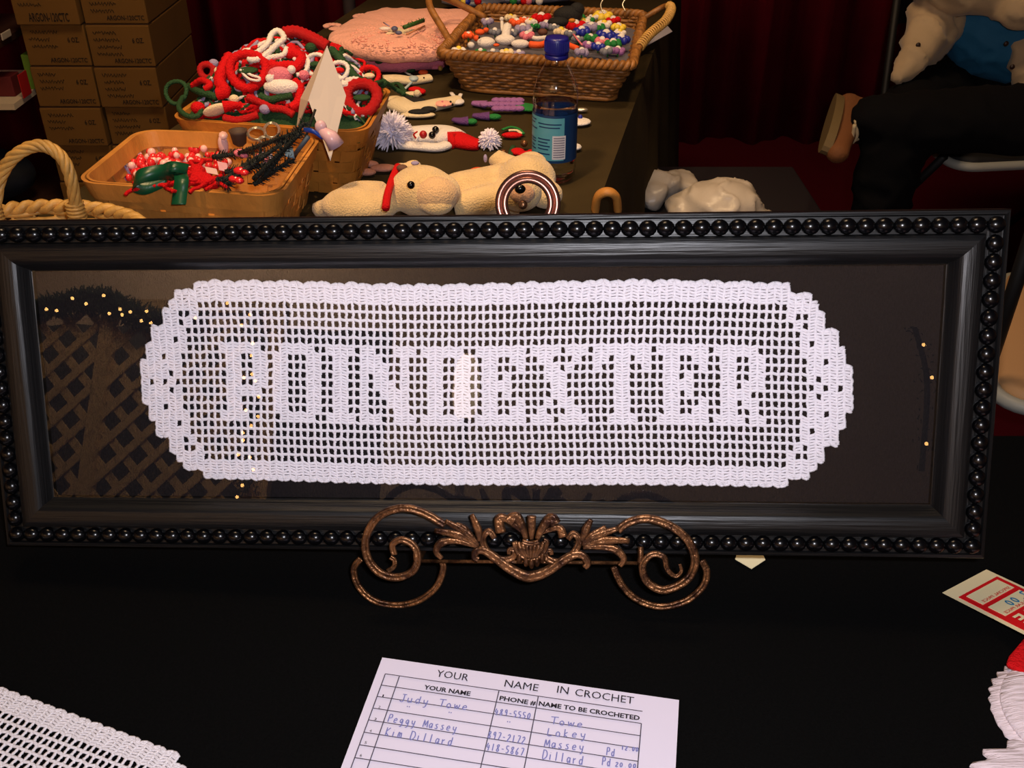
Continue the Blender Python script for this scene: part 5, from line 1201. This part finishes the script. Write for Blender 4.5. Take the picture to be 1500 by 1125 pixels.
cap_tube(b, [(1.13, 2.56, .54), (.95, 2.32, .55), (.84, 2.12, .55)], [.095, .085, .068]); cap_tube(b, [(.84, 2.12, .54), (.83, 2.12, .30), (.82, 2.16, .10)], [.066, .062, .055])
cap_tube(b, [(1.30, 2.54, .55), (1.38, 2.30, .62), (1.36, 2.12, .66)], [.095, .088, .070]); cap_tube(b, [(1.36, 2.12, .64), (1.10, 2.08, .63), (.88, 2.10, .62), (.785, 2.13, .615)], [.070, .072, .058, .048])
wrinkle(remesh(b.build('trousers', trou, pe), .012, 4), .010, 8)
jk = mat('cream_jacket', (196, 170, 132), .85, bump=.9, bscale=16, var=.2, vscale=8, sheen=.2)
b = MB(); b.ell((1.22, 2.67, .80), (.19, .10, .26), 18, 12).ell((1.23, 2.63, .98), (.21, .115, .12), 18, 12)
cap_tube(b, [(1.05, 2.60, 1.0), (.99, 2.54, .89), (1.03, 2.42, .835), (1.26, 2.36, .83)], [.075, .072, .062, .05])
cap_tube(b, [(1.41, 2.60, 1.0), (1.50, 2.53, .89), (1.42, 2.42, .81), (1.15, 2.355, .80)], [.075, .072, .062, .05])
cap_tube(b, [py(1362, 30, 2.46), py(1350, 66, 2.40), py(1334, 92, 2.36), py(1318, 112, 2.33)], [.050, .044, .030, .012]); cap_tube(b, [py(1385, 40, 2.47), py(1366, 78, 2.42)], [.045, .024])
cap_tube(b, [py(1500, 25, 2.46), py(1506, 80, 2.40), py(1512, 120, 2.36)], [.05, .045, .035])
jo = remesh(b.build('jacket', jk, pe), .009, 3); wrinkle(jo, .012, 9)
b = MB(); b.ell((1.22, 2.50, .72), (.165, .11, .13), 18, 12); wrinkle(remesh(b.build('shirt', mat('blue_shirt', (24, 98, 140), .8, bump=.6, bscale=25), pe), .011, 3), .008, 12)
for p in (py(1345, 66, 2.352), py(1474, 64, 2.352), py(1483, 98, 2.32)): MB().ell(p, (.006, .004, .006), 10, 6).build('jacket_button', mat('dark_button', (50, 34, 26), .4), jo)
for k in range(4):   # fingers tucked over the sleeve
    MB().tube(smooth_path([(1.27+k*.004, 2.335, .815-k*.016), (1.30+k*.003, 2.30, .812-k*.016), (1.32, 2.318, .806-k*.016)], 4), .0085, 8).build('finger', skin, pe)
def shoe(heel, toe, soledir, nm, par, K=1.0):
    heel, toe = V(heel), V(toe); ax = (toe-heel).normalized(); dn = V(soledir); dn = (dn-ax*dn.dot(ax)).normalized(); sd = ax.cross(dn); L = (toe-heel).length
    def w(a, s_, h): return heel+ax*a*L+(sd*s_-dn*h)*K
    up_ = MB()
    for i in range(13):
        a = i/12; hh = .05*(1-.55*max(0, (a-.35)/.65))+.012; ww = .036+.008*math.sin(a*PI)
        up_.ell(w(a, 0, .03), (.034*K, .034*K, .030*K), 10, 7)
        up_.ell(w(a, 0, .03+hh*.5*(1-a)), (.032*K, .032*K, .030*K), 10, 7)
    o = remesh(up_.build('shoe', mat('brown_suede_shoe', (120, 72, 34), .8, bump=.4, bscale=150), par), .007, 3)
    so = MB(); pl = []
    for i in range(24):
        t_ = 2*PI*i/24; a = .5+.56*math.cos(t_); s_ = (.042+.006*math.cos(t_))*math.sin(t_); pl.append((a, s_))
    vs = [w(a, s_, -.016) for a, s_ in pl]+[w(a, s_, .008) for a, s_ in pl]; n = 24
    so.add(vs, [tuple(range(n-1, -1, -1)), tuple(n+i for i in range(n))]+[(i, (i+1) % n, n+(i+1) % n, n+i) for i in range(n)]).build('shoe_sole', mat('tan_rubber_sole', (112, 92, 56), .7), o, smooth=False)
    for k in range(4):
        a = .42+.09*k; MB().tube(smooth_path([w(a, -.050, .045), w(a+.02, 0, .098-.013*k), w(a, .050, .045)], 4), .0042, 6).build('shoe_lace', mat('pale_lace', (200, 180, 140), .8), o)
shoe(py(1229, 146, 2.24), py(1212, 218, 2.06), (-1, .1, .25), 'shoe', pe, .78)
shoe((.82, 2.20, .035), (.79, 1.96, .035), (0, 0, -1), 'shoe', pe)

# ------------------------------------------------------------------ what the picture glass mirrors: lattice booth across the aisle
YL = -3.0; lx0, lx1 = -4.2, -1.62
la = thing('lattice_screen', 'brown diagonal lattice screen mirrored in the left of the glass', 'screen', ((lx0+lx1)/2, YL, 0))
M_LATH = mat('pale_lath', (190, 158, 118), .7, bump=.2, bscale=60)
H0, H1 = .08, 1.97; panels = [(lx0, -3.42), (-3.42, -2.49), (-2.49, lx1)]
panels = [(-4.2, -3.36), (-3.36, -2.52), (-2.52, -1.66)]
lath_me = {}
for (a, b_) in panels:
    for s_ in (1, -1):
        k = -H1
        while k < (b_-a)+H1:
            # line x = a + k + s*(z-H0) (s=1) ; clip to panel
            if s_ == 1: p = [(a+k, H0), (a+k+(H1-H0), H1)]
            else: p = [(a+k+(H1-H0), H0), (a+k, H1)]
            (xa, za), (xb, zb) = p
            def clip(x): return za+(x-xa)*(zb-za)/(xb-xa)
            xs_ = sorted((xa, xb)); lo, hi = max(xs_[0], a), min(xs_[1], b_)
            if hi-lo > .03:
                q0, q1 = V((lo, YL+.006*s_, clip(lo))), V((hi, YL+.006*s_, clip(hi))); L = (q1-q0).length; key = round(L, 3)
                if key not in lath_me:
                    o = MB().box((0, 0, 0), (L, .008, .040)).build('lath', M_LATH, la, smooth=False, local=True); lath_me[key] = o.data
                else: o = bpy.data.objects.new('lath', lath_me[key]); COL.objects.link(o); o.parent = la
                d_ = q1-q0; o.matrix_basis = Matrix.Translation((q0+q1)/2-V(la.location)) @ Matrix.Rotation(-math.atan2(d_.z, d_.x), 4, 'Y')
            k += .158
for x in sorted(set([p[0] for p in panels]+[p[1] for p in panels])): MB().box((x, YL, 1.0), (.07, .05, 2.0)).build('post', M_LATH, la, smooth=False)
for z in (.06, H1+.02): MB().box(((lx0+lx1)/2-.02, YL, z), (lx1-lx0, .04, .06)).build('rail', M_LATH, la, smooth=False)
def mirror_at(x, y, Y):
    d_ = ray(x, y).normalized(); o_ = FC-FZ*.0085; k = (o_-C0).dot(FZ)/d_.dot(FZ); p = C0+d_*k; r = d_-FZ*(2*d_.dot(FZ)); return p+r*((Y-p.y)/r.y)
struct(drape(-4.45, -1.2, YL-.35, 0, 1.98, .03, .3, mat('dark_brown_drape', (34, 30, 22), .9), 'wall_divider'))
M_BULB = mat('warm_bulb', (255, 200, 120), .4, emit=((1, .48, .14), 26))
def garland(name, label, spine, pts_px, r0=.07, n=2600, leafw=.010):
    P_ = smooth_path(spine, 10); t = thing(name, label, 'garland', P_[0])
    b = MB(); b.tube(P_, .012, 6)
    for i in range(n):
        p = P_[rnd.randrange(len(P_))]+V((rnd.uniform(-.05, .05), 0, 0)); d_ = V((rnd.gauss(0, 1), rnd.gauss(0, 1), rnd.gauss(0, 1))).normalized(); b.tube([p, p+d_*r0*rnd.uniform(.5, 1.2)], [leafw, leafw*.3], 3)
    b.build('needles', mat('garland_green', (26, 46, 30), .8), t)
    pr = None
    for (x, y) in pts_px:
        w_ = mirror_at(x, y, YL+.15)
        if pr is None: o = pr = MB().ell((0, 0, 0), .008, 8, 6).build('bulb', M_BULB, t, local=True)
        else: o = pr.copy(); COL.objects.link(o); o.parent = t
        o.location = w_-P_[0]
    return t
def ms(pts): return [mirror_at(x, y, YL+.06) for x, y in pts]
garland('light_garland', 'green garland with warm fairy lights along the top of the lattice', ms([(-60, 470), (0, 455), (60, 452), (110, 442), (150, 438), (185, 455), (230, 470), (285, 468)]),
    [(-30, 462), (-5, 458), (20, 450), (48, 455), (68, 453), (83, 455), (106, 437), (126, 445), (152, 433), (160, 459), (176, 453), (179, 461), (191, 457), (215, 456), (207, 470), (221, 473), (286, 466)])
garland('light_garland', 'vertical string of warm fairy lights down the end post', ms([(366, 455), (372, 520), (368, 600), (360, 720)]),
    [(333, 444), (366, 461), (354, 476), (370, 503), (368, 521), (369, 548), (357, 553), (374, 558), (379, 581), (360, 601), (378, 610), (368, 624), (356, 634), (356, 645), (349, 666), (366, 670), (371, 688), (355, 711), (347, 728)], .03, 300, .006)
garland('light_garland', 'short string of three warm lights mirrored at the right of the glass', ms([(1340, 480), (1358, 560), (1350, 690)]), [(1353, 505), (1365, 553), (1357, 650)], .02, 60, .004)
lp = mirror_at(683, 566, YL); lm = thing('table_lamp', 'warm shaded lamp across the aisle, mirrored in the middle of the glass', 'lamp', (lp.x, lp.y, 0))
MB().lathe([(.14, 0), (.14, .02), (.02, .04), (.02, lp.z-.13)], (lp.x, lp.y, 0), 20).build('base', M_DKWOOD, lm)
MB().lathe([(.030, -.15), (.050, -.12), (.062, -.04), (.060, .05), (.045, .12), (.02, .15)], lp, 24).build('lamp_shade', mat('lit_shade', (240, 200, 150), .8, emit=((1, .70, .42), 3.2)), lm)
